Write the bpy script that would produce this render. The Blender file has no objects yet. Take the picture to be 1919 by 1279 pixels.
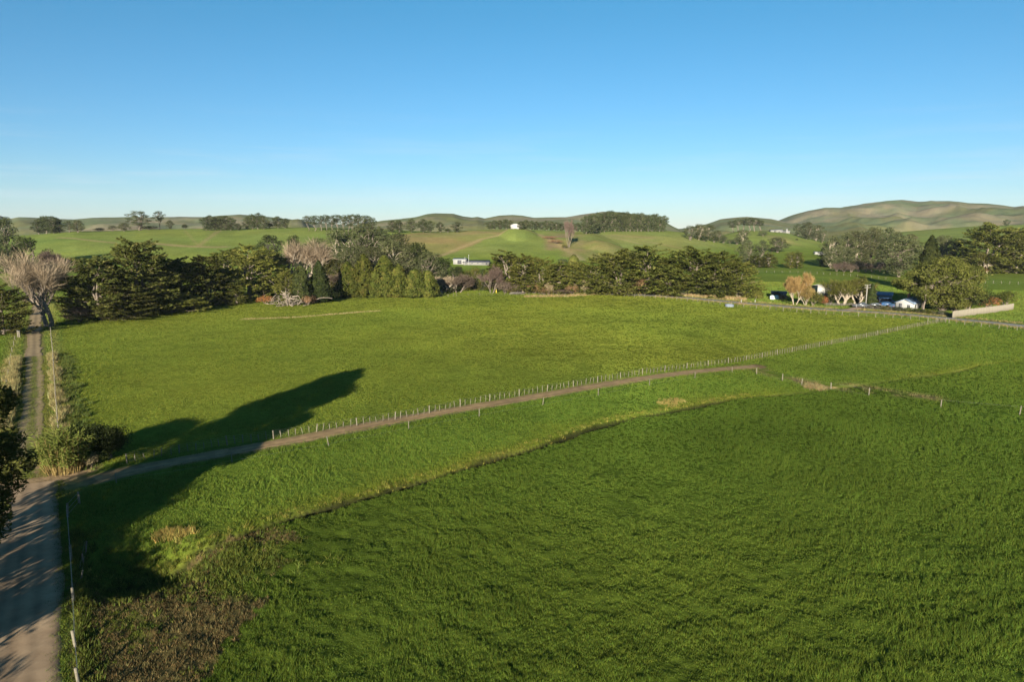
import bpy, math, random
import numpy as np
R = math.radians
C = bpy.context.scene.collection

# ---------------------------------------------------------------- camera
CAM_H, PITCH = 25.0, 9.46
cam_data = bpy.data.cameras.new("camera")
cam_data.lens, cam_data.sensor_width = 24.0, 36.0
cam_data.clip_start, cam_data.clip_end = 0.5, 60000.0
cam = bpy.data.objects.new("camera", cam_data)
C.objects.link(cam)
cam.location = (0, 0, CAM_H)
cam.rotation_euler = (R(90 - PITCH), 0, 0)
bpy.context.scene.camera = cam

# ---------------------------------------------------------------- sky and sun
SUN_EL, SUN_AZ = 13.5, 190.3          # the sun is low, behind the viewer and a little to the left
sc = bpy.context.scene
world = bpy.data.worlds.new("World")
sc.world = world
world.use_nodes = True
wn, wl = world.node_tree.nodes, world.node_tree.links
bg = wn["Background"]
sky = wn.new("ShaderNodeTexSky")
sky.sky_type = 'NISHITA'
sky.sun_disc = False
sky.sun_elevation, sky.sun_rotation = R(SUN_EL), R(SUN_AZ)
sky.air_density, sky.dust_density, sky.ozone_density = 1.0, 0.0, 4.0
sky.altitude = 100
# clear winter-evening air: deeper blue overhead, pale at the horizon
wtc = wn.new("ShaderNodeTexCoord"); wsep = wn.new("ShaderNodeSeparateXYZ"); wrm = wn.new("ShaderNodeValToRGB"); wmx = wn.new("ShaderNodeMix")
wl.new(wtc.outputs["Generated"], wsep.inputs[0]); wl.new(wsep.outputs[2], wrm.inputs[0])
e = wrm.color_ramp.elements
e[0].position, e[0].color = 0.0, (.66, .74, .90, 1)
e[1].position, e[1].color = 0.30, (.37, .84, .865, 1)
e2 = e.new(0.10); e2.color = (.54, .775, .90, 1)
wmx.data_type = 'RGBA'; wmx.blend_type = 'MULTIPLY'; wmx.inputs[0].default_value = 1.0
wl.new(sky.outputs[0], wmx.inputs[6]); wl.new(wrm.outputs[0], wmx.inputs[7])
# a few thin wisps low in the sky
wmp = wn.new("ShaderNodeMapping"); wmp.inputs["Scale"].default_value = (2.2, 2.2, 34.0); wmp.inputs["Rotation"].default_value = (0.03, 0.02, 0)
wnz = wn.new("ShaderNodeTexNoise"); wnz.inputs["Scale"].default_value = 1.6; wnz.inputs["Detail"].default_value = 7; wnz.inputs["Roughness"].default_value = 0.62
wcr = wn.new("ShaderNodeValToRGB"); wcr.color_ramp.elements[0].position = 0.52; wcr.color_ramp.elements[1].position = 0.80
wcr.color_ramp.elements[1].color = (.36, .36, .36, 1)
wb = wn.new("ShaderNodeValToRGB"); be = wb.color_ramp.elements
be[0].position, be[0].color = 0.0, (.7, .7, .7, 1); be[1].position, be[1].color = 0.16, (0, 0, 0, 1)
b2 = be.new(0.06); b2.color = (1, 1, 1, 1)
wfm = wn.new("ShaderNodeMath"); wfm.operation = 'MULTIPLY'
wcl = wn.new("ShaderNodeMix"); wcl.data_type = 'RGBA'; wcl.inputs[7].default_value = (5.0, 5.4, 5.7, 1)
wl.new(wtc.outputs["Generated"], wmp.inputs[0]); wl.new(wmp.outputs[0], wnz.inputs["Vector"]); wl.new(wnz.outputs[0], wcr.inputs[0]); wl.new(wsep.outputs[2], wb.inputs[0])
wl.new(wcr.outputs[0], wfm.inputs[0]); wl.new(wb.outputs[0], wfm.inputs[1]); wl.new(wfm.outputs[0], wcl.inputs[0])
wl.new(wmx.outputs[2], wcl.inputs[6]); wl.new(wcl.outputs[2], bg.inputs[0])
bg.inputs[1].default_value = 0.05
sun_data = bpy.data.lights.new("sun", 'SUN')
sun_data.energy, sun_data.angle, sun_data.color = 5.0, R(0.5), (1.0, 0.91, 0.76)
sun = bpy.data.objects.new("sun", sun_data)
C.objects.link(sun)
sun.location = (-40, -200, 150)
sun.rotation_euler = (R(90 - SUN_EL), 0, R(180 - SUN_AZ + 180 + 180))
sc.view_settings.view_transform = 'Standard'
sc.view_settings.look = 'None'
sc.view_settings.gamma = 1.0
sc.view_settings.exposure = 1.62
sc.cycles.use_denoising = True
sc.cycles.denoiser = 'OPENIMAGEDENOISE'
sc.cycles.denoising_input_passes = 'RGB_ALBEDO_NORMAL'
sc.cycles.denoising_prefilter = 'ACCURATE'
sc.cycles.use_adaptive_sampling = False
sc.cycles.max_bounces = 6
sc.cycles.diffuse_bounces = 3
sc.cycles.transparent_max_bounces = 8

# ---------------------------------------------------------------- helpers
rng = np.random.default_rng(7)
random.seed(7)

def tag(o, label=None, cat=None, group=None, kind=None):
    for k, v in (("label", label), ("category", cat), ("group", group), ("kind", kind)):
        if v: o[k] = v
    return o

def empty(name, loc, label=None, cat=None, group=None, rz=0.0):
    o = bpy.data.objects.new(name, None)
    C.objects.link(o)
    o.empty_display_size = 0.3
    o.location = loc
    o.rotation_euler = (0, 0, rz)
    return tag(o, label, cat, group)

def mk_mesh(name, V, F, mat=None, col=None, smooth=False):
    """V (n,3); F = array (m,k) or list of such arrays; col = per-vertex rgb."""
    V = np.asarray(V, np.float32)
    Fs = F if isinstance(F, list) else [F]
    Fs = [np.asarray(f, np.int32) for f in Fs if len(f)]
    me = bpy.data.meshes.new(name)
    me.vertices.add(len(V))
    me.vertices.foreach_set("co", V.ravel())
    loops = np.concatenate([f.ravel() for f in Fs])
    cnt = np.concatenate([np.full(len(f), f.shape[1], np.int32) for f in Fs])
    start = np.concatenate([[0], np.cumsum(cnt)[:-1]]).astype(np.int32)
    me.loops.add(len(loops))
    me.loops.foreach_set("vertex_index", loops)
    me.polygons.add(len(cnt))
    me.polygons.foreach_set("loop_start", start)
    if smooth:
        me.polygons.foreach_set("use_smooth", np.ones(len(cnt), bool))
    me.update(calc_edges=True)
    if col is not None:
        a = me.attributes.new("col", 'FLOAT_COLOR', 'POINT')
        c4 = np.ones((len(V), 4), np.float32)
        c4[:, :3] = col
        a.data.foreach_set("color", c4.ravel())
    if mat: me.materials.append(mat)
    return me

def add(name, me, parent=None, loc=(0, 0, 0)):
    o = bpy.data.objects.new(name, me)
    C.objects.link(o)
    o.location = loc
    if parent is not None: o.parent = parent
    return o

class MB:
    """collects boxes, tubes and prisms into one mesh"""
    def __init__(s): s.V, s.Q, s.T, s.n = [], [], [], 0
    def raw(s, V, Q=None, T=None):
        V = np.asarray(V, float)
        if Q is not None and len(Q): s.Q.append(np.asarray(Q) + s.n)
        if T is not None and len(T): s.T.append(np.asarray(T) + s.n)
        s.V.append(V); s.n += len(V)
        return s
    def box(s, c, d, rz=0.0):
        x, y, z = d[0] / 2, d[1] / 2, d[2] / 2
        V = np.array([(-x,-y,-z),(x,-y,-z),(x,y,-z),(-x,y,-z),(-x,-y,z),(x,-y,z),(x,y,z),(-x,y,z)])
        cz, sz = math.cos(rz), math.sin(rz)
        V = V @ np.array([[cz, sz, 0], [-sz, cz, 0], [0, 0, 1]]) + np.array(c)
        return s.raw(V, [(3,2,1,0),(4,5,6,7),(0,1,5,4),(1,2,6,5),(2,3,7,6),(3,0,4,7)])
    def prism(s, prof, y0, y1, closed=True):
        """profile in x,z extruded along y"""
        n = len(prof)
        V = [(p[0], y0, p[1]) for p in prof] + [(p[0], y1, p[1]) for p in prof]
        Q = [(i, (i + 1) % n, n + (i + 1) % n, n + i) for i in range(n)]
        T = [(0, n - 1 - i, n - 2 - i) for i in range(n - 2)][::1]
        T2 = [(n, n + i + 1, n + i + 2) for i in range(n - 2)]
        return s.raw(V, Q, T + T2)
    def tube(s, pts, rad, k=6):
        V, Q = tube(pts, rad, k)
        n = len(pts)
        T = [((n - 1) * k, (n - 1) * k + i, (n - 1) * k + i + 1) for i in range(1, k - 1)]
        return s.raw(V, Q, T)
    def mesh(s, name, mat, smooth=False, col=None):
        F = []
        if s.Q: F.append(np.concatenate(s.Q))
        if s.T: F.append(np.concatenate(s.T))
        return mk_mesh(name, np.concatenate(s.V), F, mat, col, smooth)
    def build(s, name, mat, parent=None, loc=(0, 0, 0), smooth=False):
        return add(name, s.mesh(name, mat, smooth), parent, loc)

def tube(pts, rad, k=6):
    pts = np.asarray(pts, float)
    rad = np.broadcast_to(np.asarray(rad, float), (len(pts),))
    t = np.gradient(pts, axis=0)
    t /= np.linalg.norm(t, axis=1)[:, None] + 1e-9
    ref = np.where(np.abs(t[:, 2:3]) > 0.9, np.array([[1., 0, 0]]), np.array([[0, 0, 1.]]))
    u = np.cross(t, ref); u /= np.linalg.norm(u, axis=1)[:, None] + 1e-9
    v = np.cross(t, u)
    a = np.arange(k) * 2 * math.pi / k
    V = pts[:, None] + rad[:, None, None] * (np.cos(a)[None, :, None] * u[:, None] + np.sin(a)[None, :, None] * v[:, None])
    i, j = np.meshgrid(np.arange(len(pts) - 1), np.arange(k), indexing='ij')
    j2 = (j + 1) % k
    Q = np.stack([i * k + j, i * k + j2, (i + 1) * k + j2, (i + 1) * k + j], -1).reshape(-1, 4)
    return V.reshape(-1, 3), Q

# value noise
_lat = np.random.default_rng(3).random((257, 257)); _lat[256] = _lat[0]; _lat[:, 256] = _lat[:, 0]
def noise(x, y, s, ox=0.0, oy=0.0):
    x = np.asarray(x) / s + ox; y = np.asarray(y) / s + oy
    xi, yi = np.floor(x), np.floor(y)
    fx, fy = x - xi, y - yi
    fx = fx * fx * (3 - 2 * fx); fy = fy * fy * (3 - 2 * fy)
    xi = xi.astype(int) % 256; yi = yi.astype(int) % 256
    a, b, c, d = _lat[xi, yi], _lat[xi + 1, yi], _lat[xi, yi + 1], _lat[xi + 1, yi + 1]
    return (a + (b - a) * fx) * (1 - fy) + (c + (d - c) * fx) * fy - 0.5
def fbm(x, y, s, o=4, ox=0.0):
    r, am = 0, 1.0
    for k in range(o):
        r = r + am * noise(x, y, s / 2 ** k, ox + 17.3 * k, 5.1 * k + ox); am *= 0.5
    return r
def smooth(t):
    t = np.clip(t, 0, 1)
    return t * t * (3 - 2 * t)

# where a point of the photograph meets the ground
FPX, PCX, PCY = 1279.3, 959.5, 639.5
_cp, _sp = math.cos(R(PITCH)), math.sin(R(PITCH))
def ray(px, py):
    x, v = (px - PCX) / FPX, (PCY - py) / FPX
    return np.array([x, _cp + v * _sp, -_sp + v * _cp])
def G(px, py):
    d = ray(px, py)
    t = CAM_H / -d[2]
    return np.array([d[0] * t, d[1] * t])
def GP(pts): return np.array([G(*p) for p in pts])
def az_elev(px, py):
    d = ray(px, py)
    return math.degrees(math.atan2(d[0], d[1])), d[2] / math.hypot(d[0], d[1])
def seg_dist(x, y, poly):
    """distance to a polyline"""
    best = np.full(np.shape(x), 1e9)
    for a, b in zip(poly[:-1], poly[1:]):
        dx, dy = b - a
        L = dx * dx + dy * dy
        t = np.clip(((x - a[0]) * dx + (y - a[1]) * dy) / L, 0, 1)
        best = np.minimum(best, np.hypot(x - a[0] - t * dx, y - a[1] - t * dy))
    return best
def inside(x, y, poly):
    x = np.asarray(x); y = np.asarray(y)
    r = np.zeros(x.shape, bool)
    n = len(poly)
    for i in range(n):
        (x1, y1), (x2, y2) = poly[i], poly[(i + 1) % n]
        if y1 == y2: continue
        c = ((y1 > y) != (y2 > y)) & (x < (x2 - x1) * (y - y1) / (y2 - y1) + x1)
        r ^= c
    return r
def resample(poly, step):
    poly = np.asarray(poly, float)
    L = np.concatenate([[0], np.cumsum(np.hypot(*np.diff(poly, axis=0).T))])
    s = np.linspace(0, L[-1], max(2, int(round(L[-1] / step)) + 1))
    return np.stack([np.interp(s, L, poly[:, 0]), np.interp(s, L, poly[:, 1])], 1)
def chaikin(p, n=2):
    p = np.asarray(p, float)
    for _ in range(n):
        q = np.empty((2 * len(p) - 2, 2))
        q[0::2] = .75 * p[:-1] + .25 * p[1:]; q[1::2] = .25 * p[:-1] + .75 * p[1:]
        p = np.concatenate([p[:1], q, p[-1:]])
    return p

# ---------------------------------------------------------------- materials
def new_mat(name):
    m = bpy.data.materials.new(name)
    m.use_nodes = True
    n, l = m.node_tree.nodes, m.node_tree.links
    return m, n, l, n["Principled BSDF"]
def mixrgb(n, l, mode, fac, a, b):
    m = n.new("ShaderNodeMix"); m.data_type = 'RGBA'; m.blend_type = mode
    for sock, v in ((m.inputs[0], fac), (m.inputs[6], a), (m.inputs[7], b)):
        if hasattr(v, "is_linked"): l.new(v, sock)
        elif isinstance(v, tuple): sock.default_value = (*v, 1)
        else: sock.default_value = v
    return m.outputs[2]
def noise_node(n, l, scale, detail=4, rough=0.6, coord="Object"):
    tc = n.new("ShaderNodeTexCoord")
    t = n.new("ShaderNodeTexNoise")
    t.inputs["Scale"].default_value, t.inputs["Detail"].default_value, t.inputs["Roughness"].default_value = scale, detail, rough
    l.new(tc.outputs[coord], t.inputs["Vector"])
    return t
def ramp(n, l, fac, stops):
    r = n.new("ShaderNodeValToRGB")
    e = r.color_ramp.elements
    while len(e) < len(stops): e.new(0.5)
    for i, (p, c) in enumerate(stops):
        e[i].position = p; e[i].color = (*c, 1)
    l.new(fac, r.inputs[0])
    return r.outputs[0]
def grey(v): return (v, v, v)

def mat_foliage(name, a, b, transl=0.3, scale=0.6, c=None):
    """leaf colours a..b by clump, each plant a little different"""
    m, n, l, p = new_mat(name)
    t = noise_node(n, l, scale, 3, 0.65)
    stops = [(0.32, a), (0.66, b)] if c is None else [(0.3, a), (0.52, b), (0.68, c)]
    col = ramp(n, l, t.outputs[0], stops)
    oi = n.new("ShaderNodeObjectInfo")
    hs = n.new("ShaderNodeHueSaturation")
    mr = n.new("ShaderNodeMapRange"); mr.inputs[3].default_value = 0.75; mr.inputs[4].default_value = 1.25
    l.new(oi.outputs["Random"], mr.inputs[0]); l.new(mr.outputs[0], hs.inputs["Value"]); l.new(col, hs.inputs["Color"])
    mh = n.new("ShaderNodeMapRange"); mh.inputs[3].default_value = 0.485; mh.inputs[4].default_value = 0.51
    ml = n.new("ShaderNodeMath"); ml.operation = 'FRACT'
    mm = n.new("ShaderNodeMath"); mm.operation = 'MULTIPLY'; mm.inputs[1].default_value = 7.31
    l.new(oi.outputs["Random"], mm.inputs[0]); l.new(mm.outputs[0], ml.inputs[0]); l.new(ml.outputs[0], mh.inputs[0]); l.new(mh.outputs[0], hs.inputs["Hue"])
    d = n.new("ShaderNodeBsdfDiffuse"); tr = n.new("ShaderNodeBsdfTranslucent"); mx = n.new("ShaderNodeMixShader")
    mx.inputs[0].default_value = transl
    l.new(hs.outputs[0], d.inputs[0]); l.new(hs.outputs[0], tr.inputs[0]); l.new(d.outputs[0], mx.inputs[1]); l.new(tr.outputs[0], mx.inputs[2])
    l.new(mx.outputs[0], n["Material Output"].inputs[0])
    return m
def mat_rough(name, a, b, scale=3.0, rough=0.9, bump=0.0, detail=5, metallic=0.0, stretch=None):
    m, n, l, p = new_mat(name)
    t = noise_node(n, l, scale, detail, 0.65)
    if stretch:
        mp = n.new("ShaderNodeMapping"); mp.inputs["Scale"].default_value = stretch
        l.new(t.inputs["Vector"].links[0].from_socket, mp.inputs[0]); l.new(mp.outputs[0], t.inputs["Vector"])
    l.new(ramp(n, l, t.outputs[0], [(0.3, a), (0.7, b)]), p.inputs["Base Color"])
    p.inputs["Roughness"].default_value = rough
    p.inputs["Metallic"].default_value = metallic
    p.inputs["Specular IOR Level"].default_value = 0.25
    if bump:
        bp = n.new("ShaderNodeBump"); bp.inputs["Strength"].default_value = bump; bp.inputs["Distance"].default_value = 0.05
        l.new(t.outputs[0], bp.inputs["Height"]); l.new(bp.outputs[0], p.inputs["Normal"])
    return m
def mat_grass(name, transl=0.35):
    """blades take their colour from the mesh's own colour attribute"""
    m, n, l, p = new_mat(name)
    at = n.new("ShaderNodeAttribute"); at.attribute_name = "col"
    d = n.new("ShaderNodeBsdfDiffuse"); tr = n.new("ShaderNodeBsdfTranslucent"); mx = n.new("ShaderNodeMixShader")
    mx.inputs[0].default_value = transl
    l.new(at.outputs[0], d.inputs[0]); l.new(at.outputs[0], tr.inputs[0]); l.new(d.outputs[0], mx.inputs[1]); l.new(tr.outputs[0], mx.inputs[2])
    l.new(mx.outputs[0], n["Material Output"].inputs[0])
    return m
HAZE = 3.0e-5
# ---------------------------------------------------------------- terrain
DITCH = chaikin(GP([(150,1066),(215,1063),(290,1058),(330,1046),(420,1015),(500,985),(600,955),(700,929),(800,901),(925,862),(1010,838),
            (1100,806),(1180,785),(1240,776),(1330,758),(1400,745),(1450,741),(1500,737),(1545,730),(1610,722),(1700,709),(1780,699),
            (1810,693),(1840,683),(1930,674),(2100,660)]), 1)
RACE = chaikin(GP([(70,918),(160,903),(230,887),(330,866),(440,846),(540,828),(650,806),(770,784),(900,763),(1010,745),(1120,726),
            (1220,710),(1300,699),(1370,692),(1415,688)]), 1)
LANE = chaikin(GP([(52,925),(50,890),(54,850),(59,800),(63,750),(64,700),(64,660),(64,625),(66,600),(72,575),(78,556)]), 1)
ROAD_R = chaikin(np.array([(-8,5),(-18,23),G(118,1279),G(119,1180),G(121,1100),G(117,1000),G(110,935),(-45,64.5)]), 1)     # its near edge, by the drain
SEALED = chaikin(GP([(1120,551),(1180,553),(1260,558),(1340,565),(1400,570),(1460,574),(1530,580),(1620,586),(1700,592),(1780,600),
            (1850,607),(1919,614),(2000,624),(2150,642)]), 1)
DRIVE = GP([(1582,583),(1600,580),(1612,576),(1640,571)])
F_MAIN = GP([(238,869),(330,853),(405,838),(500,826),(620,807),(770,784),(900,757),(1060,731),(1217,703),(1380,681),(1540,650),(1680,622),(1772,606)])
UPPER = GP([(118,612),(300,582),(450,565),(600,558),(815,556),(860,545),(1000,550),(1150,546),(1250,558),(1400,572),(1600,592),(1772,606),
            (1540,650),(1380,681),(1217,703),(1060,731),(900,757),(770,784),(620,807),(500,826),(405,838),(238,869),(150,870),(128,760),(112,680)])
LOWER = np.concatenate([DITCH[4:], GP([(2500,760)]), np.array([(120,0),(20,-10),(-6,8)]), GP([(150,1279),(158,1180),(175,1090)])])
WEEDS = GP([(150,1100),(260,1070),(330,1052),(430,1010),(545,985),(520,1030),(470,1110),(430,1180),(400,1279),(330,1340),(150,1340)])

# hills: a crest seen along a bearing, with its own distance, foot and back slope
def layer(pts, r, foot, back, power=1.0):
    a = np.array([az_elev(px, py) for px, py in pts])
    return dict(az=a[:, 0], z=CAM_H + r * a[:, 1], r=r, foot=foot, back=back, p=power)
LAYERS = [
 layer([(-700,470),(-350,450),(-100,444),(0,446),(60,441),(100,437),(140,434),(220,433),(280,430),(380,429),(440,430),(520,427),(600,427),(700,429),
        (760,433),(830,435),(900,431),(955,430),(1000,431),(1060,434),(1110,436),(1160,450),(1220,486)], 640, 400, 1100),
 layer([(812,500),(840,488),(860,475),(900,455),(935,438),(955,428),(966,426),(985,429),(1005,437),(1025,449),(1045,462),(1065,476),(1085,490),(1100,500)], 580, 470, 780),
 layer([(1042,500),(1055,482),(1070,467),(1090,456),(1115,450),(1140,454),(1165,464),(1185,474),(1205,490)], 530, 455, 640),
 layer([(1055,440),(1080,437),(1100,435),(1150,432),(1250,433),(1280,436),(1320,446),(1370,462),(1420,490)], 690, 480, 900),
 layer([(1180,490),(1240,462),(1280,452),(1330,447),(1380,434),(1400,432),(1430,433),(1475,437),(1510,446),(1545,455),(1600,462),(1700,470),(1800,478),(1900,490)], 880, 520, 1300),
 layer([(1560,452),(1620,446),(1690,435),(1750,430),(1800,426),(1840,423),(1890,422),(1940,421),(2050,420),(2400,426),(2700,440)], 1250, 800, 1900),
 layer([(-900,405),(-400,400),(-100,396),(0,405),(18,411),(35,408),(55,408.5),(100,411),(140,412),(170,409),(210,408),(255,406.5),(290,409),(340,408),(385,408),
        (412,405),(450,402.5),(480,405),(520,409),(560,414),(600,418),(660,422),(720,424),(780,426)], 2600, 1500, 4200),
 layer([(500,428),(530,419),(545,412),(558,410.5),(566,412),(575,418),(590,426)], 1900, 1500, 2500),
 layer([(640,426),(690,418),(720,413),(750,411),(780,407),(800,401.5),(815,400),(850,401),(868,406),(885,408),(895,406.5),(908,409.5),(935,404),(960,403),(980,404.5),(1000,408),(1060,407.5),
        (1085,404),(1110,401),(1130,399.5),(1160,400),(1200,405),(1240,414),(1262,425),(1275,431)], 2000, 1200, 3400),
 layer([(1255,431),(1290,427.5),(1305,424),(1325,420),(1350,411.5),(1375,408.5),(1400,406.5),(1425,408.5),(1445,410.5),(1460,414),(1480,418),(1520,426)], 2500, 1400, 4000),
 layer([(1440,425),(1458,414),(1475,407),(1490,402),(1515,395),(1545,390),(1575,391),(1610,386),(1640,381),(1660,378.5),(1690,377),(1720,380),(1745,378.5),(1780,377.5),
        (1800,379),(1815,381),(1850,382),(1880,385),(1900,388.5),(1919,387),(1990,384),(2200,392),(2600,410),(3000,428)], 3300, 1500, 5200),
]
def hills(x, y):
    r = np.hypot(x, y)
    az = np.degrees(np.arctan2(x, y))
    out = np.zeros_like(r)
    folds = fbm(x, y, 420., 4, 3.0)
    small = fbm(x, y, 90., 3, 9.0)
    crease = 0.22 - np.abs(fbm(x, y, 300., 4, 27.0))
    for L in LAYERS:
        zc = np.interp(az, L['az'], L['z'], left=-1e3, right=-1e3)
        zc = np.maximum(zc, 0)
        t = np.where(r < L['r'], (r - L['foot']) / (L['r'] - L['foot']), (L['back'] - r) / (L['back'] - L['r']))
        t = np.clip(t, 0, 1)
        s = 0.5 * smooth(t) + 0.5 * np.sin(t * math.pi / 2) ** 1.3
        far = L['r'] > 1500
        s = s + (1 - t) * np.minimum(t * 4, 1) * (folds * (0.9 if far else 0.16) + small * (0.30 if far else 0.20) + crease * (1.05 if far else 0.0)) * 0.8
        out = np.maximum(out, zc * np.clip(s, 0, 1))
    return out
def h_base(x, y):
    x = np.asarray(x, float); y = np.asarray(y, float)
    r = np.hypot(x, y)
    z = hills(x, y)
    z = z + fbm(x, y, 60., 2, 1.0) * 0.7 * smooth((r - 60) / 80)
    return z
def flat_mask(x, y):
    """0 on made surfaces (roads, lanes), 1 on grass"""
    m = smooth((seg_dist(x, y, RACE) - 1.5) / 0.9)
    m = np.minimum(m, smooth((seg_dist(x, y, LANE) - 1.6) / 0.8))
    m = np.minimum(m, smooth((seg_dist(x, y, SEALED) - 2.7) / 1.0))
    m = np.minimum(m, smooth((seg_dist(x, y, ROAD_R + np.array([-3.6, -1.5])) - 4.0) / 0.8))
    m = np.minimum(m, smooth((seg_dist(x, y, DRIVE) - 2.0) / 1.0))
    return m
POND = G(225, 1062)
def in_weeds(x, y):
    return inside(x + noise(x, y, 2.5, 61.) * 3.5 + noise(x, y, .8, 62.) * 1.5, y + noise(x, y, 2.5, 63.) * 3.5 + noise(x, y, .8, 64.) * 1.5, WEEDS)
def ditch_f(x):
    return (1 - .45 * smooth((x - 36) / 8)) * (1 - smooth((x - 86) / 8))
def ditch_d(x, y):
    return np.abs(seg_dist(x, y, DITCH) + noise(x, y, 2.2, 31.) * 0.2 + noise(x, y, 9.0, 12.) * 0.25) * (1.25 + .8 * noise(x, y, 4.0, 52.) + .7 * noise(x, y, 16., 53.))
def h_full(x, y, micro=True):
    x = np.asarray(x, float); y = np.asarray(y, float)
    z = h_base(x, y)
    r = np.hypot(x, y)
    near = r < 420
    if near.any():
        xn, yn = x[near], y[near]
        zn = z[near]
        m = flat_mask(xn, yn)
        if micro:
            lo = inside(xn, yn, LOWER)
            amp = np.where(lo, 0.85, 0.6)
            rn = r[near]
            zn = zn + m * amp * (noise(xn, yn, 0.6, 2.2) * 0.20 + noise(xn, yn, 1.5, 8.2) * 0.20 + noise(xn, yn, 7.0, 4.7) * 0.12) * np.clip(60 / np.maximum(rn, 60), 0.3, 1)
        d = ditch_d(xn, yn)
        zn = zn - (0.85 * np.exp(-(d / 0.58) ** 6) + 0.08 * np.exp(-(d / 2.0) ** 2)) * ditch_f(xn)
        dp = np.hypot((xn - POND[0]) / 1.5, yn - POND[1])
        zn = zn - 1.8 * smooth((6.0 - dp) / 5.0) * smooth((seg_dist(xn, yn, ROAD_R + np.array([-3.6, -1.5])) - 4.1) / 2.5)
        z[near] = zn
    return z
def hz(x, y): return float(h_full(np.array([x]), np.array([y]), False)[0])
_rs = np.concatenate([np.arange(20, 500, 1.0), np.arange(500, 1600, 3.0), np.arange(1600, 6000, 15.0)])
def hit(px, py):
    """the point of the ground seen at that spot of the photograph"""
    d = ray(px, py)
    k = math.hypot(d[0], d[1])
    x, y, z = d[0] / k * _rs, d[1] / k * _rs, CAM_H + d[2] / k * _rs
    i = np.nonzero(z < h_base(x, y))[0]
    j = int(i[0]) if len(i) else int(np.argmin(np.abs(_rs - 650)))
    return np.array([x[j], y[j]])

# ground sheet: a fan of rings, fine in front of the viewer, reaching the horizon all round
rr = np.concatenate([np.arange(2, 27, 1.5), np.arange(27, 70, 0.28), np.arange(70, 150, 0.4), np.arange(150, 280, 0.7),
                     280 * 1.0045 ** np.arange(0, 300), 280 * 1.0045 ** 300 * 1.011 ** np.arange(1, 165),
                     280 * 1.0045 ** 300 * 1.011 ** 164 * 1.08 ** np.arange(1, 2)])
aa = np.concatenate([np.arange(-180, -60, 3.0), np.arange(-60, -43, 0.5), np.arange(-43, 43, 0.105), np.arange(43, 60, 0.5), np.arange(60, 180, 3.0)])
RRg, AAg = np.meshgrid(rr, np.radians(aa), indexing='ij')
gx, gy = (RRg * np.sin(AAg)).ravel(), (RRg * np.cos(AAg)).ravel()
gz = h_full(gx, gy)
gr = RRg.ravel()
gz = gz - np.where(gr > 6000, (gr - 6000) * 0.0005, 0)
nr, na = RRg.shape
i, j = np.meshgrid(np.arange(nr - 1), np.arange(na), indexing='ij')
j2 = (j + 1) % na
GQ = np.stack([i * na + j, (i + 1) * na + j, (i + 1) * na + j2, i * na + j2], -1).reshape(-1, 4)

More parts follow.
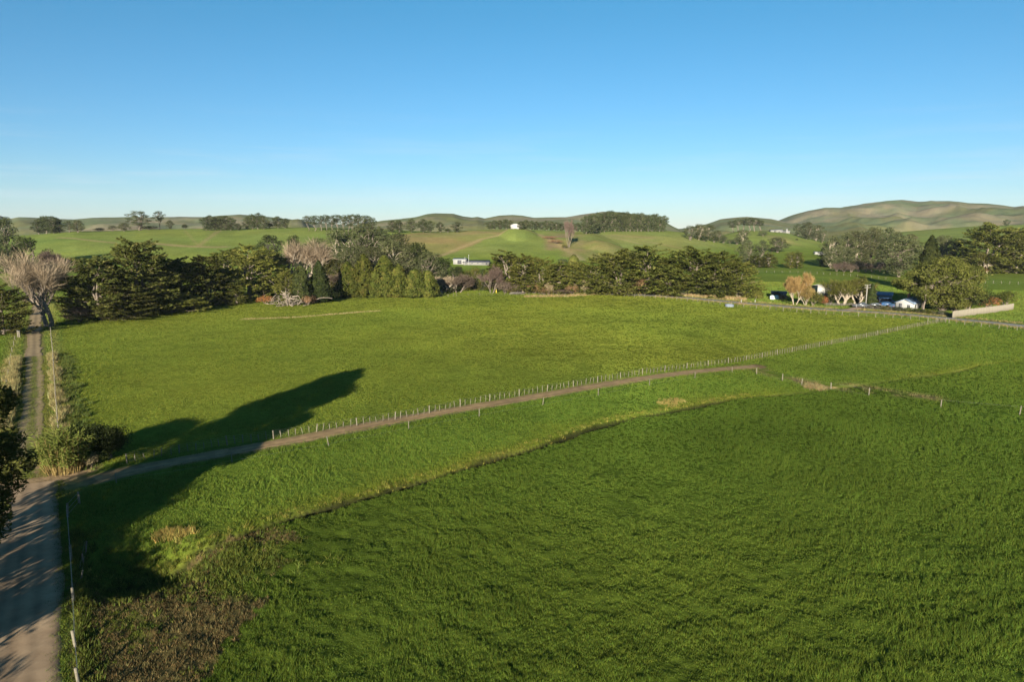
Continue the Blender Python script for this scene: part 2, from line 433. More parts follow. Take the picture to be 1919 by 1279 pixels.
C_UP, C_LOW, C_STRIP = np.array([.112, .140, .020]), np.array([.067, .101, .014]), np.array([.086, .126, .018])
C_DRY, C_DIRT, C_HILL = np.array([.24, .19, .085]), np.array([.20, .135, .085]), np.array([.150, .186, .046])
def lerp(a, b, t): return a + (b - a) * np.asarray(t)[:, None]
def zone_col(x, y, gap_shade=False):
    """what grows where: pasture greens, dry banks, bare soil"""
    r = np.hypot(x, y)
    az = np.degrees(np.arctan2(x, y))
    n = len(x)
    c = np.tile(C_STRIP, (n, 1))
    near = r < 420
    up = inside(x, y, UPPER); lo = inside(x, y, LOWER)
    c[up] = C_UP; c[lo] = C_LOW
    n1 = fbm(x, y, 26., 3, 6.) ; n2 = fbm(x, y, 6., 2, 2.)
    # paddocks beyond the hedges
    back = (r > 225) & ~up
    c[back] = np.array([.112, .150, .026])
    hill = smooth((h_base(x, y) - 3) / 8)
    c = lerp(c, C_HILL, hill)
    brown = smooth(fbm(x, y, 120., 4, 21.) * 1.6 + 0.12 + 0.5 * smooth((az + 9.5) / 1.5) * smooth((0.2 - az) / 1.0)) * hill
    slope_brown = 0.30 + 0.6 * smooth((az + 9.5) / 1.5) * smooth((0.2 - az) / 1.0) * smooth((r - 545) / 40)
    c = lerp(c, np.array([.20, .165, .075]), brown * slope_brown)
    bp_ = inside(x + n2 * 8, y + n2 * 14, BROWN_SLOPE)
    c = lerp(c, np.array([.215, .165, .075]), np.where(bp_, .35 + .5 * smooth(fbm(x, y, 30., 3, 8.) * 1.5 + .5), 0))
    sp = smooth((az - 3.6) / 1.2) * smooth((11.6 - az) / 1.2) * smooth((r - 448) / 14) * smooth((552 - r) / 20)
    c = lerp(c, np.array([.20, .165, .065]), sp * (0.35 + 0.5 * smooth(n2 + 0.5)))
    gu = smooth((az - 2.4) / .8) * smooth((6.2 - az) / .8) * smooth((r - 468) / 14) * smooth((625 - r) / 40)
    c = lerp(c, np.array([.21, .155, .085]), gu * 0.95 * smooth(fbm(x, y, 14., 3, 4.) * 1.5 + 0.5))
    # far ranges: tussock brown and green patches
    far = smooth((r - 1250) / 350)
    fb = fbm(x, y, 200., 5, 41.); f2 = fbm(x, y, 80., 4, 11.)
    fc = lerp(np.tile(np.array([.105, .105, .038]), (n, 1)), np.array([.165, .145, .088]), smooth(fb * 1.9 + 0.35))
    fc = lerp(fc, np.array([.095, .12, .055]), 0.75 * smooth(f2 * 2.6 + 0.3))
    c = c * (1 - far[:, None]) + fc * far[:, None]
    # dry seams on the hills along old fences
    for p, w, k in HILL_SEAMS:
        d = seg_dist(x, y, p)
        c = lerp(c, np.array([.25, .20, .095]), k * np.exp(-(d / w) ** 2))
    if near.any():
        xn, yn, cn = x[near], y[near], c[near]
        w2 = n2[near]
        d = ditch_d(xn, yn)
        north = ~lo[near]
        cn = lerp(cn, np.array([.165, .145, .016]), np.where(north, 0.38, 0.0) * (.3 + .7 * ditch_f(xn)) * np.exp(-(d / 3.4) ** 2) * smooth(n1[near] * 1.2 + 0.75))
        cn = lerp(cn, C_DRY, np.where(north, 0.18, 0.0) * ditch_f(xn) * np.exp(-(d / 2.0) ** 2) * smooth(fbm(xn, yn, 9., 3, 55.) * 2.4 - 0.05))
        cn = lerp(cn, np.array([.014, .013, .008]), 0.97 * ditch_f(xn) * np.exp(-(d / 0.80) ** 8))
        we = in_weeds(xn, yn)
        cn = lerp(cn, np.array([.115, .09, .04]), np.where(we, 0.85, 0) * smooth(fbm(xn, yn, 5., 3, 71.) * 1.4 + 0.9))
        # wheel-bare soil along the race, lane and road edges
        dd = seg_dist(xn, yn, LANE) + w2 * .4
        cn = lerp(cn, np.array([.165, .145, .052]), 0.8 * smooth((2.3 - dd) / 0.8))
        for line, w in ((RACE, 2.0),):
            dd = seg_dist(xn, yn, line) + w2 * 0.6
            cn = lerp(cn, C_DIRT, 0.9 * smooth((w - dd) / 0.7))
        dd = seg_dist(xn, yn, LANE)
        cn = lerp(cn, np.array([.17, .16, .05]), 0.6 * np.exp(-((dd - 3.6) / 1.3) ** 2))
        dd = seg_dist(xn, yn, SEALED)
        cn = lerp(cn, np.array([.19, .165, .065]), 0.5 * np.exp(-((dd - 4.4) / 1.1) ** 2) * smooth(w2 * 1.5 + 0.55))
        for p, w, k in PADDOCK_SEAMS:
            d = seg_dist(xn, yn, p) + w2 * 0.5
            cn = lerp(cn, np.array([.21, .175, .07]), k * np.exp(-(d / w) ** 2) * smooth(fbm(xn, yn, 12., 2, 15.) * 2 + 0.6))
        dj = np.hypot((xn - G(75, 893)[0]) / 1.25, yn - G(75, 893)[1]) + w2 * 1.6
        cn = lerp(cn, np.array([.25, .175, .105]), 0.95 * smooth((4.6 - dj) / 1.2))
        # trampled corner where the race meets the crossing
        dk = np.minimum(seg_dist(xn, yn, GP([(1410,690),(1500,716),(1560,724),(1640,735)])), seg_dist(xn, yn, GP([(1590,722),(1680,738),(1740,745)])))
        cn = lerp(cn, np.array([.20, .145, .075]), 0.85 * np.exp(-(dk / 1.7) ** 2) * smooth(fbm(xn, yn, 3., 3, 65.) * 2 + 0.65))
        c[near] = cn
    # shade between the tufts put into the colour: near paddock ground made darker
    c = c * np.where(lo & (r < 150), 0.78, 1.0)[:, None] if gap_shade else c
    # broad natural variation
    c = c * (1 + 0.18 * n1 + 0.16 * n2)[:, None]
    c[:, 0] *= 1 + 0.13 * fbm(x, y, 45., 2, 81.)
    return np.clip(c, 0.004, 0.6)
def HP(pts): return np.array([hit(*p) for p in pts])
BROWN_SLOPE = HP([(730,442),(800,436),(880,433),(948,432),(925,443),(900,453),(860,471),(812,485),(740,476)])
HILL_SEAMS = [(HP([(812,483),(850,470),(900,450),(950,431)]), 2.6, 0.95), (HP([(985,430),(1010,440),(1035,452),(1060,468),(1090,487)]), 3.4, 0.95),
              (HP([(1100,437),(1150,446),(1200,458)]), 2.0, 0.6), (HP([(1160,447),(1220,455),(1275,466)]), 2.0, 0.5), (HP([(1150,428 + 14),(1215,446)]), 7.0, 0.55),
              (HP([(110,446),(160,450),(215,456)]), 2.2, 0.9), (HP([(272,456),(330,461),(400,464),(420,463)]), 3.6, 0.95), (HP([(372,462),(412,433)]), 2.0, 0.6),
              (HP([(345,432),(372,462)]), 1.2, 0.3), (HP([(1450,443),(1475,455)]), 10.0, 0.5)]
PADDOCK_SEAMS = [(GP([(455,598),(560,594),(660,586),(710,583)]), 0.8, 0.85), (GP([(795,580),(830,579)]), 0.6, 0.6)]
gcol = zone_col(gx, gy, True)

m, n, l, p = new_mat("ground_cover")
at = n.new("ShaderNodeAttribute"); at.attribute_name = "col"
t1 = noise_node(n, l, 0.9, 6, 0.72)
t2 = noise_node(n, l, 0.035, 5, 0.6)
mul = mixrgb(n, l, 'MULTIPLY', 1.0, at.outputs[0], ramp(n, l, t1.outputs[0], [(0.28, grey(.62)), (0.72, grey(1.3))]))
mul = mixrgb(n, l, 'MULTIPLY', 1.0, mul, ramp(n, l, t2.outputs[0], [(0.3, (.85, .9, .9)), (0.7, (1.15, 1.1, 1.0))]))
l.new(mul, p.inputs["Base Color"])
p.inputs["Roughness"].default_value = 1.0
p.inputs["Specular IOR Level"].default_value = 0.0
bp = n.new("ShaderNodeBump"); bp.inputs["Strength"].default_value = 0.9; bp.inputs["Distance"].default_value = 0.22
l.new(t1.outputs[0], bp.inputs["Height"]); l.new(bp.outputs[0], p.inputs["Normal"])
M_GROUND = m
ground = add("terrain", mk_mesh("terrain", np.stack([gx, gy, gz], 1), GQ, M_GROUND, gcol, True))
tag(ground, "rolling green farmland reaching to the brown hills", None, None, "structure")

# roads: strips laid just above the ground
def strip(name, line, w, mat, label, step=0.5, dz=0.045, cross=7, wob=0.15, crown=0.0, wear=None):
    L = resample(line, step)
    t = np.gradient(L, axis=0); t /= np.linalg.norm(t, axis=1)[:, None]
    nn = np.stack([-t[:, 1], t[:, 0]], 1)
    s = np.linspace(-1, 1, cross)
    wl_ = w / 2 * (1 + 0.0 * L[:, 0]) + wob * noise(L[:, 0], L[:, 1], 1.7, 3.) + wob * noise(L[:, 0], L[:, 1], 6., 9.)
    wr_ = w / 2 + wob * noise(L[:, 0], L[:, 1], 1.7, 13.) + wob * noise(L[:, 0], L[:, 1], 6., 19.)
    ww = np.where(s[None, :] < 0, wl_[:, None], wr_[:, None]) * s[None, :]
    P = L[:, None] + nn[:, None] * ww[..., None]
    z = h_full(P[..., 0].ravel(), P[..., 1].ravel(), False).reshape(P.shape[:2]) + dz + crown * (1 - s[None, :] ** 2)
    z[:, 0] -= dz + 0.02; z[:, -1] -= dz + 0.02
    V = np.concatenate([P, z[..., None]], -1).reshape(-1, 3)
    a, b = np.meshgrid(np.arange(len(L) - 1), np.arange(cross - 1), indexing='ij')
    Q = np.stack([a * cross + b, a * cross + b + 1, (a + 1) * cross + b + 1, (a + 1) * cross + b], -1).reshape(-1, 4)[:, ::-1]
    lat = np.abs(np.broadcast_to(s[None, :], P.shape[:2]))
    k = np.ones(P.shape[:2])
    if wear:
        for c_, w_, am in wear: k = k * (1 - am * np.exp(-((lat - c_) / w_) ** 2))
        k = k * (1 + 0.25 * noise(P[..., 0], P[..., 1], 2.5, 44.) + .2 * noise(P[..., 0], P[..., 1], .9, 47.))
    o = add(name, mk_mesh(name, V, Q, mat, np.repeat(k.reshape(-1, 1), 3, 1), True))
    return tag(o, label, None, None, "structure")
def mat_track(name, a, b, scale):
    m = mat_rough(name, a, b, scale, 1.0, 0.6, 9)
    n, l = m.node_tree.nodes, m.node_tree.links
    at = n.new("ShaderNodeAttribute"); at.attribute_name = "col"
    src = n["Principled BSDF"].inputs["Base Color"].links[0].from_socket
    l.new(mixrgb(n, l, 'MULTIPLY', 1.0, src, at.outputs[0]), n["Principled BSDF"].inputs["Base Color"])
    return m
M_RACE = mat_track("race_soil", (.18, .115, .05), (.305, .205, .095), 0.9)
M_GRAVEL = mat_track("pale_gravel", (.225, .15, .085), (.36, .255, .15), 0.55)
M_SEAL = mat_track("chip_seal", (.13, .125, .115), (.20, .19, .17), 0.7)
M_WHEEL = mat_track("wheel_track", (.185, .13, .062), (.285, .205, .105), 1.1)
strip("dirt_race", RACE[3:], 2.7, M_RACE, "bare brown stock race running beside the long post and wire fence", wob=0.45, cross=17, wear=[(.5,.2,.25),(1.0,.12,.3)])
strip("gravel_road", ROAD_R + np.array([-3.7, -1.6]), 8.0, M_GRAVEL, "pale gravel road in the shade of the roadside tree", wob=0.3, cross=41, crown=0.08, wear=[(.12,.07,.28),(.33,.08,.30),(.62,.07,.26),(.95,.1,.35)])
strip("farm_lane", LANE[3:], 2.9, M_WHEEL, "tan earth farm lane with a thin grassy middle", wob=0.5, cross=25, wear=[(0,.22,.25),(.5,.18,-.12),(1.0,.2,.45)])
strip("sealed_road", SEALED, 5.2, M_SEAL, "grey sealed country road curving past the house", step=1.0, wob=0.1, crown=0.06)
strip("driveway", DRIVE, 3.4, M_GRAVEL, "short gravel driveway from the sealed road to the house", wob=0.2, dz=0.07)
# water in the hollow by the culvert
a = np.linspace(0, 2 * math.pi, 28, endpoint=False)
wr = 1.0 + 0.25 * np.sin(3 * a + 1) + 0.12 * np.sin(5 * a)
V = np.stack([POND[0] + 1.0 + 4.6 * wr * np.cos(a), POND[1] + 0.5 * wr * np.sin(a) + 0.3, np.full(28, hz(*POND) + 0.35)], 1)
V = np.concatenate([V, [[POND[0] + 1, POND[1] + .3, hz(*POND) + 0.35]]])
mw, n, l, p = new_mat("still_water")
p.inputs["Base Color"].default_value = (.01, .015, .014, 1); p.inputs["Roughness"].default_value = 0.06
t = noise_node(n, l, 3.0, 2); bp = n.new("ShaderNodeBump"); bp.inputs["Strength"].default_value = 0.05
l.new(t.outputs[0], bp.inputs["Height"]); l.new(bp.outputs[0], p.inputs["Normal"])
w = add("stream_water", mk_mesh("stream_water", V, np.array([(28, k, (k + 1) % 28) for k in range(28)]), mw))
tag(w, "dark still water lying in the shaded hollow", None, None, "structure")

# the evening air
hb = MB().box((0, 0, 165), (14600, 14600, 350)).build("haze", None)
mh, n, l, p = new_mat("thin_haze")
n.remove(p)
pv = n.new("ShaderNodeVolumePrincipled")
pv.inputs["Color"].default_value = (.72, .84, 1.0, 1); pv.inputs["Density"].default_value = HAZE; pv.inputs["Anisotropy"].default_value = 0.0
l.new(pv.outputs[0], n["Material Output"].inputs["Volume"])
hb.data.materials.append(mh)
tag(hb, "thin blue evening haze over the far hills", None, None, "stuff")
hb.display_type = 'WIRE'
# ---------------------------------------------------------------- plants: every kind is built once or twice, at about true size
def unit(v): return v / (np.linalg.norm(v, axis=-1, keepdims=True) + 1e-9)
def leaves(P, N, D, ln, wd, g, bend=0.25):
    """one bent leaf-spray per point: P centre, N normal, D long axis; returns V, Q"""
    n = len(P)
    D = unit(D - N * np.sum(D * N, 1, keepdims=True))
    S = np.cross(N, D)
    ln = (ln * g.uniform(.6, 1.35, n))[:, None]; wd = (wd * g.uniform(.6, 1.35, n))[:, None]
    a = P - D * ln * .5
    b = P + S * wd * .5 - N * bend * wd * .5 + D * ln * g.uniform(-.15, .15, (n, 1))
    c = P + D * ln * .5 - N * bend * ln * .3
    d = P - S * wd * .5 - N * bend * wd * .5 + D * ln * g.uniform(-.15, .15, (n, 1))
    V = np.stack([a, b, c, d], 1).reshape(-1, 3)
    return V, np.arange(4 * n).reshape(n, 4)
def shell(n, g, lo=0.55):
    d = unit(g.normal(size=(n, 3)))
    return d, d * (lo + (1 - lo) * g.random((n, 1)) ** 0.6)
def limb(mb, p0, p1, r0, r1, g, wig=0.06, k=6, n=5):
    t = np.linspace(0, 1, n)[:, None]
    p0, p1 = np.asarray(p0, float), np.asarray(p1, float)
    L = np.linalg.norm(p1 - p0)
    pts = p0 + (p1 - p0) * t + np.vstack([[0, 0, 0], g.normal(size=(n - 2, 3)) * wig * L, [0, 0, 0]])
    mb.tube(pts, np.linspace(r0, r1, n), k)
    return pts

BARK = mat_rough("grey_bark", (.085, .068, .05), (.19, .155, .12), 3.0, 0.95, 0.5)
BARK_PALE = mat_rough("pale_bark", (.19, .155, .11), (.33, .28, .21), 2.5, 0.9, 0.3)
BARK_MID = mat_rough("bleached_wood", (.13, .105, .078), (.26, .215, .165), 2.5, 0.9, 0.3)
BARK_DARK = mat_rough("dark_bark", (.045, .037, .03), (.12, .10, .08), 3.0, 0.95, 0.5)
F_MACRO = mat_foliage("cypress_foliage", (.040, .050, .012), (.125, .135, .028), .28, .45, (.18, .165, .046))
F_MACRO_D = mat_foliage("dark_cypress_foliage", (.026, .035, .010), (.092, .10, .024), .24, .45, (.145, .13, .048))
F_PINE = mat_foliage("pine_needles", (.022, .032, .015), (.062, .074, .030), .2, .5, (.085, .092, .040))
F_GUM = mat_foliage("grey_green_leaves", (.034, .043, .017), (.082, .090, .038), .3, .5, (.115, .114, .055))
F_LIME = mat_foliage("yellow_green_foliage", (.024, .034, .008), (.074, .086, .017), .28, .7, (.125, .115, .028))
F_YARD = mat_foliage("yard_tree_leaves", (.034, .040, .010), (.10, .105, .024), .28, .4, (.14, .13, .036))
F_DARK = mat_foliage("dark_leaves", (.016, .024, .010), (.05, .06, .018), .25, .8)
F_OLIVE = mat_foliage("olive_leaves", (.055, .06, .014), (.13, .125, .03), .3, .8)
F_REED = mat_foliage("reed_leaves", (.085, .105, .02), (.19, .205, .05), .35, 1.2)
F_CANE = mat_foliage("dry_canes", (.16, .105, .04), (.34, .24, .10), .25, 1.5)
F_TWIG = mat_foliage("buff_twigs", (.175, .13, .08), (.31, .245, .165), .2, .5)
F_TWIG_P = mat_foliage("purple_twigs", (.085, .062, .046), (.17, .125, .095), .2, .5)
F_TWIG_G = mat_foliage("golden_twigs", (.23, .16, .055), (.36, .265, .10), .3, .5)
F_DEAD = mat_foliage("dead_brown_foliage", (.13, .075, .035), (.26, .16, .085), .2, .8)
F_RED = mat_foliage("rust_red_leaves", (.20, .075, .03), (.32, .14, .06), .3, .8)
F_ORANGE = mat_foliage("orange_leaves", (.42, .20, .03), (.55, .30, .06), .3, .8)
F_DRYG = mat_foliage("dry_straw", (.24, .19, .10), (.40, .33, .19), .3, 1.0)
F_PALM = mat_foliage("strap_leaves", (.07, .085, .02), (.15, .15, .05), .25, 1.0)

def tree_data(trunk_mb, V, Q, bark, leaf, H):
    return dict(trunk=trunk_mb.mesh("trunk", bark, True) if trunk_mb is not None and trunk_mb.n else None,
                crown=mk_mesh("crown", V, Q, leaf) if V is not None else None, H=H)
def cat(parts):
    V, Q, n = [], [], 0
    for v, q in parts:
        V.append(v); Q.append(q + n); n += len(v)
    return np.concatenate(V), np.concatenate(Q)

def macrocarpa(seed, leaf, H=14.0, R0=8.0, low=0.04, shelves=170, top=1.0, lean=0.0, per=105):
    """broad layered cypress: many flat upturned shelves of foliage with dark gaps between"""
    g = np.random.default_rng(seed)
    tr = MB(); parts = []
    for k in range(3):
        a = g.random() * 6.28
        limb(tr, (g.normal() * .3, g.normal() * .3, -.4), (math.cos(a) * 1.2, math.sin(a) * 1.2, H * .75), .42, .10, g, .03, 7, 6)
    bumps = g.uniform(.78, 1.18, 9)
    for s in range(shelves):
        t = low + (1 - low) * g.random() ** 0.9
        a = g.random() * 6.283
        prof = (1 - ((t - .30) / .72) ** 2) if t > .30 else (.80 + .2 * t / .30)
        rad = R0 * math.sqrt(max(prof, .02)) * np.interp(a, np.linspace(0, 6.283, 9), bumps)
        q = rad * (0.25 + 0.77 * g.random() ** .6)
        c = np.array([math.cos(a) * q, math.sin(a) * q, H * t * top * (1 + .06 * math.sin(a * 3 + seed))])
        out = np.array([math.cos(a), math.sin(a), 0])
        ex, ey = R0 * g.uniform(.16, .30), R0 * g.uniform(.10, .18)
        tilt = g.uniform(.10, .42)
        n = int(per * g.uniform(.7, 1.3))
        u, v = g.uniform(-1, 1, n), g.normal(size=n) * .45
        side = np.array([-out[1], out[0], 0])
        P = c + np.outer(u * ex, out) + np.outer(v * ey * (1 - .5 * u), side)
        P[:, 2] += u * ex * tilt - v * v * ey * .5 + g.normal(size=n) * .10
        N = unit(np.array([0, 0, 1.]) - out * tilt * .8 + g.normal(size=(n, 3)) * .42)
        D = out + side * v[:, None] * .8 + np.array([0, 0, .35]) + g.normal(size=(n, 3)) * .3
        parts.append(leaves(P, N, D, .66, .29, g))
        if g.random() < .16:
            limb(tr, (c[0] * .05, c[1] * .05, c[2] * .72), c, .10, .03, g, .05, 5, 4)
    V, Q = cat(parts)
    return tree_data(tr, V, Q, BARK, leaf, H)

def blobtree(seed, leaf, bark, H=12.0, blobs=24, R0=4.2, t0=.3, t1=1.0, br=(.9, 1.8), per=150, ln=.5, wd=.2, flat=.8, gap=.55, trunk=.28, stems=1, egg=.55, up=.4, sparse=0.0):
    """a trunk with limbs out to separate clumps of foliage"""
    g = np.random.default_rng(seed)
    tr = MB(); parts = []
    tops = []
    for k in range(stems):
        a = g.random() * 6.28
        sp = 0 if stems == 1 else R0 * .35
        tops.append(limb(tr, (g.normal() * .15 * (stems > 1), g.normal() * .15 * (stems > 1), -.4), (math.cos(a) * sp, math.sin(a) * sp, H * (t0 + (t1 - t0) * .7)), trunk, trunk * .3, g, .035, 7, 7))
    for s in range(blobs):
        t = (s + g.random()) / blobs
        z = H * (t0 + (t1 - t0) * t)
        w = math.sin(math.pi * min(max((t * (1 - egg) * 2 if t < .5 else (1 - egg) + (t - .5) * 2 * egg), .0), 1.0)) ** .6 if True else 1
        w = max(w, .28)
        a = s * 2.4 + g.normal() * .5
        q = R0 * w * (gap + (1 - gap) * g.random()) * g.uniform(.55, 1.05)
        b = g.uniform(*br)
        c = np.array([math.cos(a) * q, math.sin(a) * q, z - b * .5])
        n = int(per * g.uniform(.6, 1.3))
        d, u = shell(n, g, .45)
        P = c + u * np.array([b, b, b * flat])
        N = unit(d * .8 + g.normal(size=(n, 3)) * .6 + np.array([0, 0, .25]))
        D = d * .5 + g.normal(size=(n, 3)) * .7 + np.array([0, 0, up])
        parts.append(leaves(P, N, D, ln, wd, g))
        tp = tops[s % stems]
        base = tp[min(len(tp) - 1, max(1, int((len(tp) - 1) * min(.98, (c[2] / (H * (t0 + (t1 - t0) * .7))) * .75))))]
        limb(tr, base, c, trunk * .38, .04, g, .06, 5, 4)
    V, Q = cat(parts)
    return tree_data(tr, V, Q, bark, leaf, H)

def conical(seed, leaf, H=10.0, R0=2.6, n=5200, ln=.42, wd=.2, sharp=.75, lobes=5, t0=.02, rough=.25):
    g = np.random.default_rng(seed)
    tr = MB(); limb(tr, (0, 0, -.3), (0, 0, H * .85), .22, .04, g, .01, 6, 5)
    t = t0 + (1 - t0) * g.random(n) ** 1.15
    a = g.random(n) * 6.283
    ph = g.random(lobes) * 6.28
    lob = sum(np.cos(a * (k + 2) + ph[k] + t * 9 * (k % 2)) for k in range(lobes)) / lobes
    ridge = .5 + .5 * np.sin(t * H * 2.6 + a * 2 + ph[0] * 2)
    r = R0 * np.minimum((1 - t) ** sharp, .35 + t * 4) * (1 + rough * lob - .18 * ridge) * (.72 + .28 * g.random(n) ** .5)
    out = np.stack([np.cos(a), np.sin(a), 0 * a], 1)
    P = out * r[:, None] + np.stack([0 * t, 0 * t, H * t], 1) + g.normal(size=(n, 3)) * .06
    N = unit(out + np.array([0, 0, .45]) + g.normal(size=(n, 3)) * .45)
    D = np.array([0, 0, 1.]) + out * .6 + g.normal(size=(n, 3)) * .35
    V, Q = leaves(P, N, D, ln, wd, g)
    return tree_data(tr, V, Q, BARK, leaf, H)

def bush(seed, leaf, H=3.0, R0=2.2, blobs=9, per=170, ln=.26, wd=.12, bark=BARK, spiky=0.0, twig=False):
    g = np.random.default_rng(seed)
    tr = MB(); parts = []
    for k in range(6):
        a = k * 1.05 + g.random()
        limb(tr, (g.normal() * .15, g.normal() * .15, -.2), (math.cos(a) * R0 * .5, math.sin(a) * R0 * .5, H * .7), .07, .02, g, .06, 5, 4)
    for s in range(blobs):
        a = s * 2.4 + g.normal() * .3
        q = R0 * .62 * math.sqrt((s + .4) / blobs)
        b = R0 * g.uniform(.34, .55)
        c = np.array([math.cos(a) * q, math.sin(a) * q, H * (.30 + .42 * (1 - (q / R0) ** 1.5) * g.uniform(.6, 1.05))])
        n = int(per * g.uniform(.7, 1.2))
        d, u = shell(n, g, .5)
        P = c + u * np.array([b, b, min(b, H * .36)])
        P[:, 2] = np.abs(P[:, 2])
        N = unit(d + g.normal(size=(n, 3)) * .5)
        D = d * (.4 + spiky) + g.normal(size=(n, 3)) * .6 + np.array([0, 0, .5])
        parts.append(leaves(P, N, D, ln, wd, g))
    V, Q = cat(parts)
    return tree_data(tr, V, Q, bark, leaf, H)

def clipped(seed, leaf, H=3.4, R0=1.9, n=4200):
    """a closely trimmed egg-shaped bush"""
    g = np.random.default_rng(seed)
    tr = MB(); limb(tr, (0, 0, -.2), (0, 0, H * .6), .12, .05, g, .02, 6, 4)
    d = unit(g.normal(size=(n, 3)))
    d[:, 2] = np.abs(d[:, 2]) * 1.0 - .25 * (g.random(n) < .3)
    r = 1 + .05 * np.sin(d[:, 0] * 9 + seed) * np.sin(d[:, 1] * 8) + g.normal(size=n) * .025
    P = d * np.array([R0, R0, H * .74]) * r[:, None] * (1 - .22 * np.clip(d[:, 2:3], 0, 1) * (np.abs(d[:, :1]) + np.abs(d[:, 1:2]))) + np.array([0, 0, H * .26])
    V, Q = leaves(P, unit(d + g.normal(size=(n, 3)) * .3), g.normal(size=(n, 3)) + np.array([0, 0, .8]), .22, .12, g)
    return tree_data(tr, V, Q, BARK, leaf, H)

def bare(seed, twig, bark, H=17.0, spread=.55, levels=4, r0=.5, stems=1, twigs=26, ln=1.3, wd=.035, fork=.22, kids=(3, 5), upw=.35):
    """leafless tree: forking limbs down to a haze of fine twigs"""
    g = np.random.default_rng(seed)
    tr = MB(); TV, TQ, nt = [], [], 0
    ends = []
    def grow(p, d, L, r, lev):
        p = np.asarray(p, float)
        n = 4
        pts = [p]
        for k in range(n):
            d = unit(d + g.normal(size=3) * .10 + np.array([0, 0, .05 * lev * upw]))
            pts.append(pts[-1] + d * L / n)
        tr.tube(pts, np.linspace(r, r * .6, n + 1), 6 if lev < 2 else 4)
        if lev >= levels:
            ends.append((np.array(pts), d)); return
        for k in range(g.integers(*kids)):
            q = pts[g.integers(2, n + 1)]
            a = g.random() * 6.283
            w = np.array([math.cos(a), math.sin(a), g.uniform(-.1, .4)])
            nd = unit(d * (1 - spread) + w * spread + np.array([0, 0, upw * .5]))
            grow(q, nd, L * g.uniform(.58, .8), r * g.uniform(.42, .58), lev + 1)
    for k in range(stems):
        a = k * 6.283 / stems + g.random()
        tilt = 0.05 if stems == 1 else .38
        grow((.25 * math.cos(a) * (stems > 1), .25 * math.sin(a) * (stems > 1), -.3), unit(np.array([math.cos(a) * tilt, math.sin(a) * tilt, 1.])), H * (fork if stems == 1 else fork * 1.25), r0 * (1 if stems == 1 else .6), 0)
    P, D = [], []
    for pts, d in ends:
        m = twigs
        i = g.integers(1, len(pts), m)
        P.append(pts[i] + g.normal(size=(m, 3)) * .06)
        D.append(unit(d + g.normal(size=(m, 3)) * .55 + np.array([0, 0, .25])))
    P, D = np.concatenate(P), np.concatenate(D)
    P = P + D * ln * .45
    N = unit(np.cross(D, g.normal(size=D.shape)))
    V, Q = leaves(P, N, D, ln, wd, g, .1)
    top = max(V[:, 2].max(), 1)
    k = H / top
    V = V * k
    tv = np.concatenate(tr.V) * k
    tr.V = [tv]
    return tree_data(tr, V, Q, bark, twig, H)

def pile(seed, mat, H=3.5, L=9.0, n=90, leafmat=None):
    g = np.random.default_rng(seed)
    tr = MB()
    for k in range(n):
        c = np.array([g.normal() * L * .25, g.normal() * L * .18, abs(g.normal()) * H * .28])
        d = unit(np.array([g.normal(), g.normal(), g.normal() * .45])) * g.uniform(.6, 2.2)
        r = g.uniform(.03, .13)
        limb(tr, c - d, c + d, r, r * .5, g, .08, 5, 4)
    for k in range(5):
        d = np.array([g.normal(), g.normal() * .5, g.uniform(.3, .9)]) * 2.6
        limb(tr, (g.normal(), g.normal() * .6, .2), d, .22, .08, g, .05, 6, 5)
    return dict(trunk=tr.mesh("branch_heap", mat, True), crown=None, H=H)

def reeds(seed, leaf, cane, H=4.0, R0=1.8, n=420):
    """tall cane clump: dry stalks below, a plume of strap leaves above"""
    g = np.random.default_rng(seed)
    tr = MB(); parts = []
    for k in range(n):
        a = g.random() * 6.283; q = R0 * math.sqrt(g.random())
        h = H * g.uniform(.55, 1.0) * (1 - .25 * q / R0)
        p0 = np.array([math.cos(a) * q * .75, math.sin(a) * q * .75, -.1]); p1 = p0 + np.array([math.cos(a) * q * .35 + g.normal() * .25, math.sin(a) * q * .35 + g.normal() * .25, h])
        tr.tube([p0, (p0 + p1) / 2 + g.normal(size=3) * .05, p1], [.02, .017, .008], 3)
        m = 13
        t = g.uniform(.42, 1.05, m)[:, None]
        P = p0 + (p1 - p0) * t
        D = unit(g.normal(size=(m, 3)) * .7 + np.array([0, 0, .45]) + np.array([math.cos(a), math.sin(a), 0]) * .3)
        P = P + D * .25
        parts.append(leaves(P, unit(np.cross(D, g.normal(size=D.shape))), D, .62, .085, g, .3))
    V, Q = cat(parts)
    return tree_data(tr, V, Q, cane, leaf, H)

def cabbage(seed):
    g = np.random.default_rng(seed)
    tr = MB(); parts = []
    for k in range(3):
        top = np.array([g.normal() * .7, g.normal() * .7, 5 + g.random() * 1.2])
        limb(tr, (0, 0, -.3), top, .16, .09, g, .03, 6, 5)
        m = 130
        d = unit(g.normal(size=(m, 3)) + np.array([0, 0, .25]))
        parts.append(leaves(top + d * .45, unit(np.cross(d, g.normal(size=d.shape))), d, 1.0, .08, g, .3))
    V, Q = cat(parts)
    return tree_data(tr, V, Q, BARK, F_PALM, 6.6)

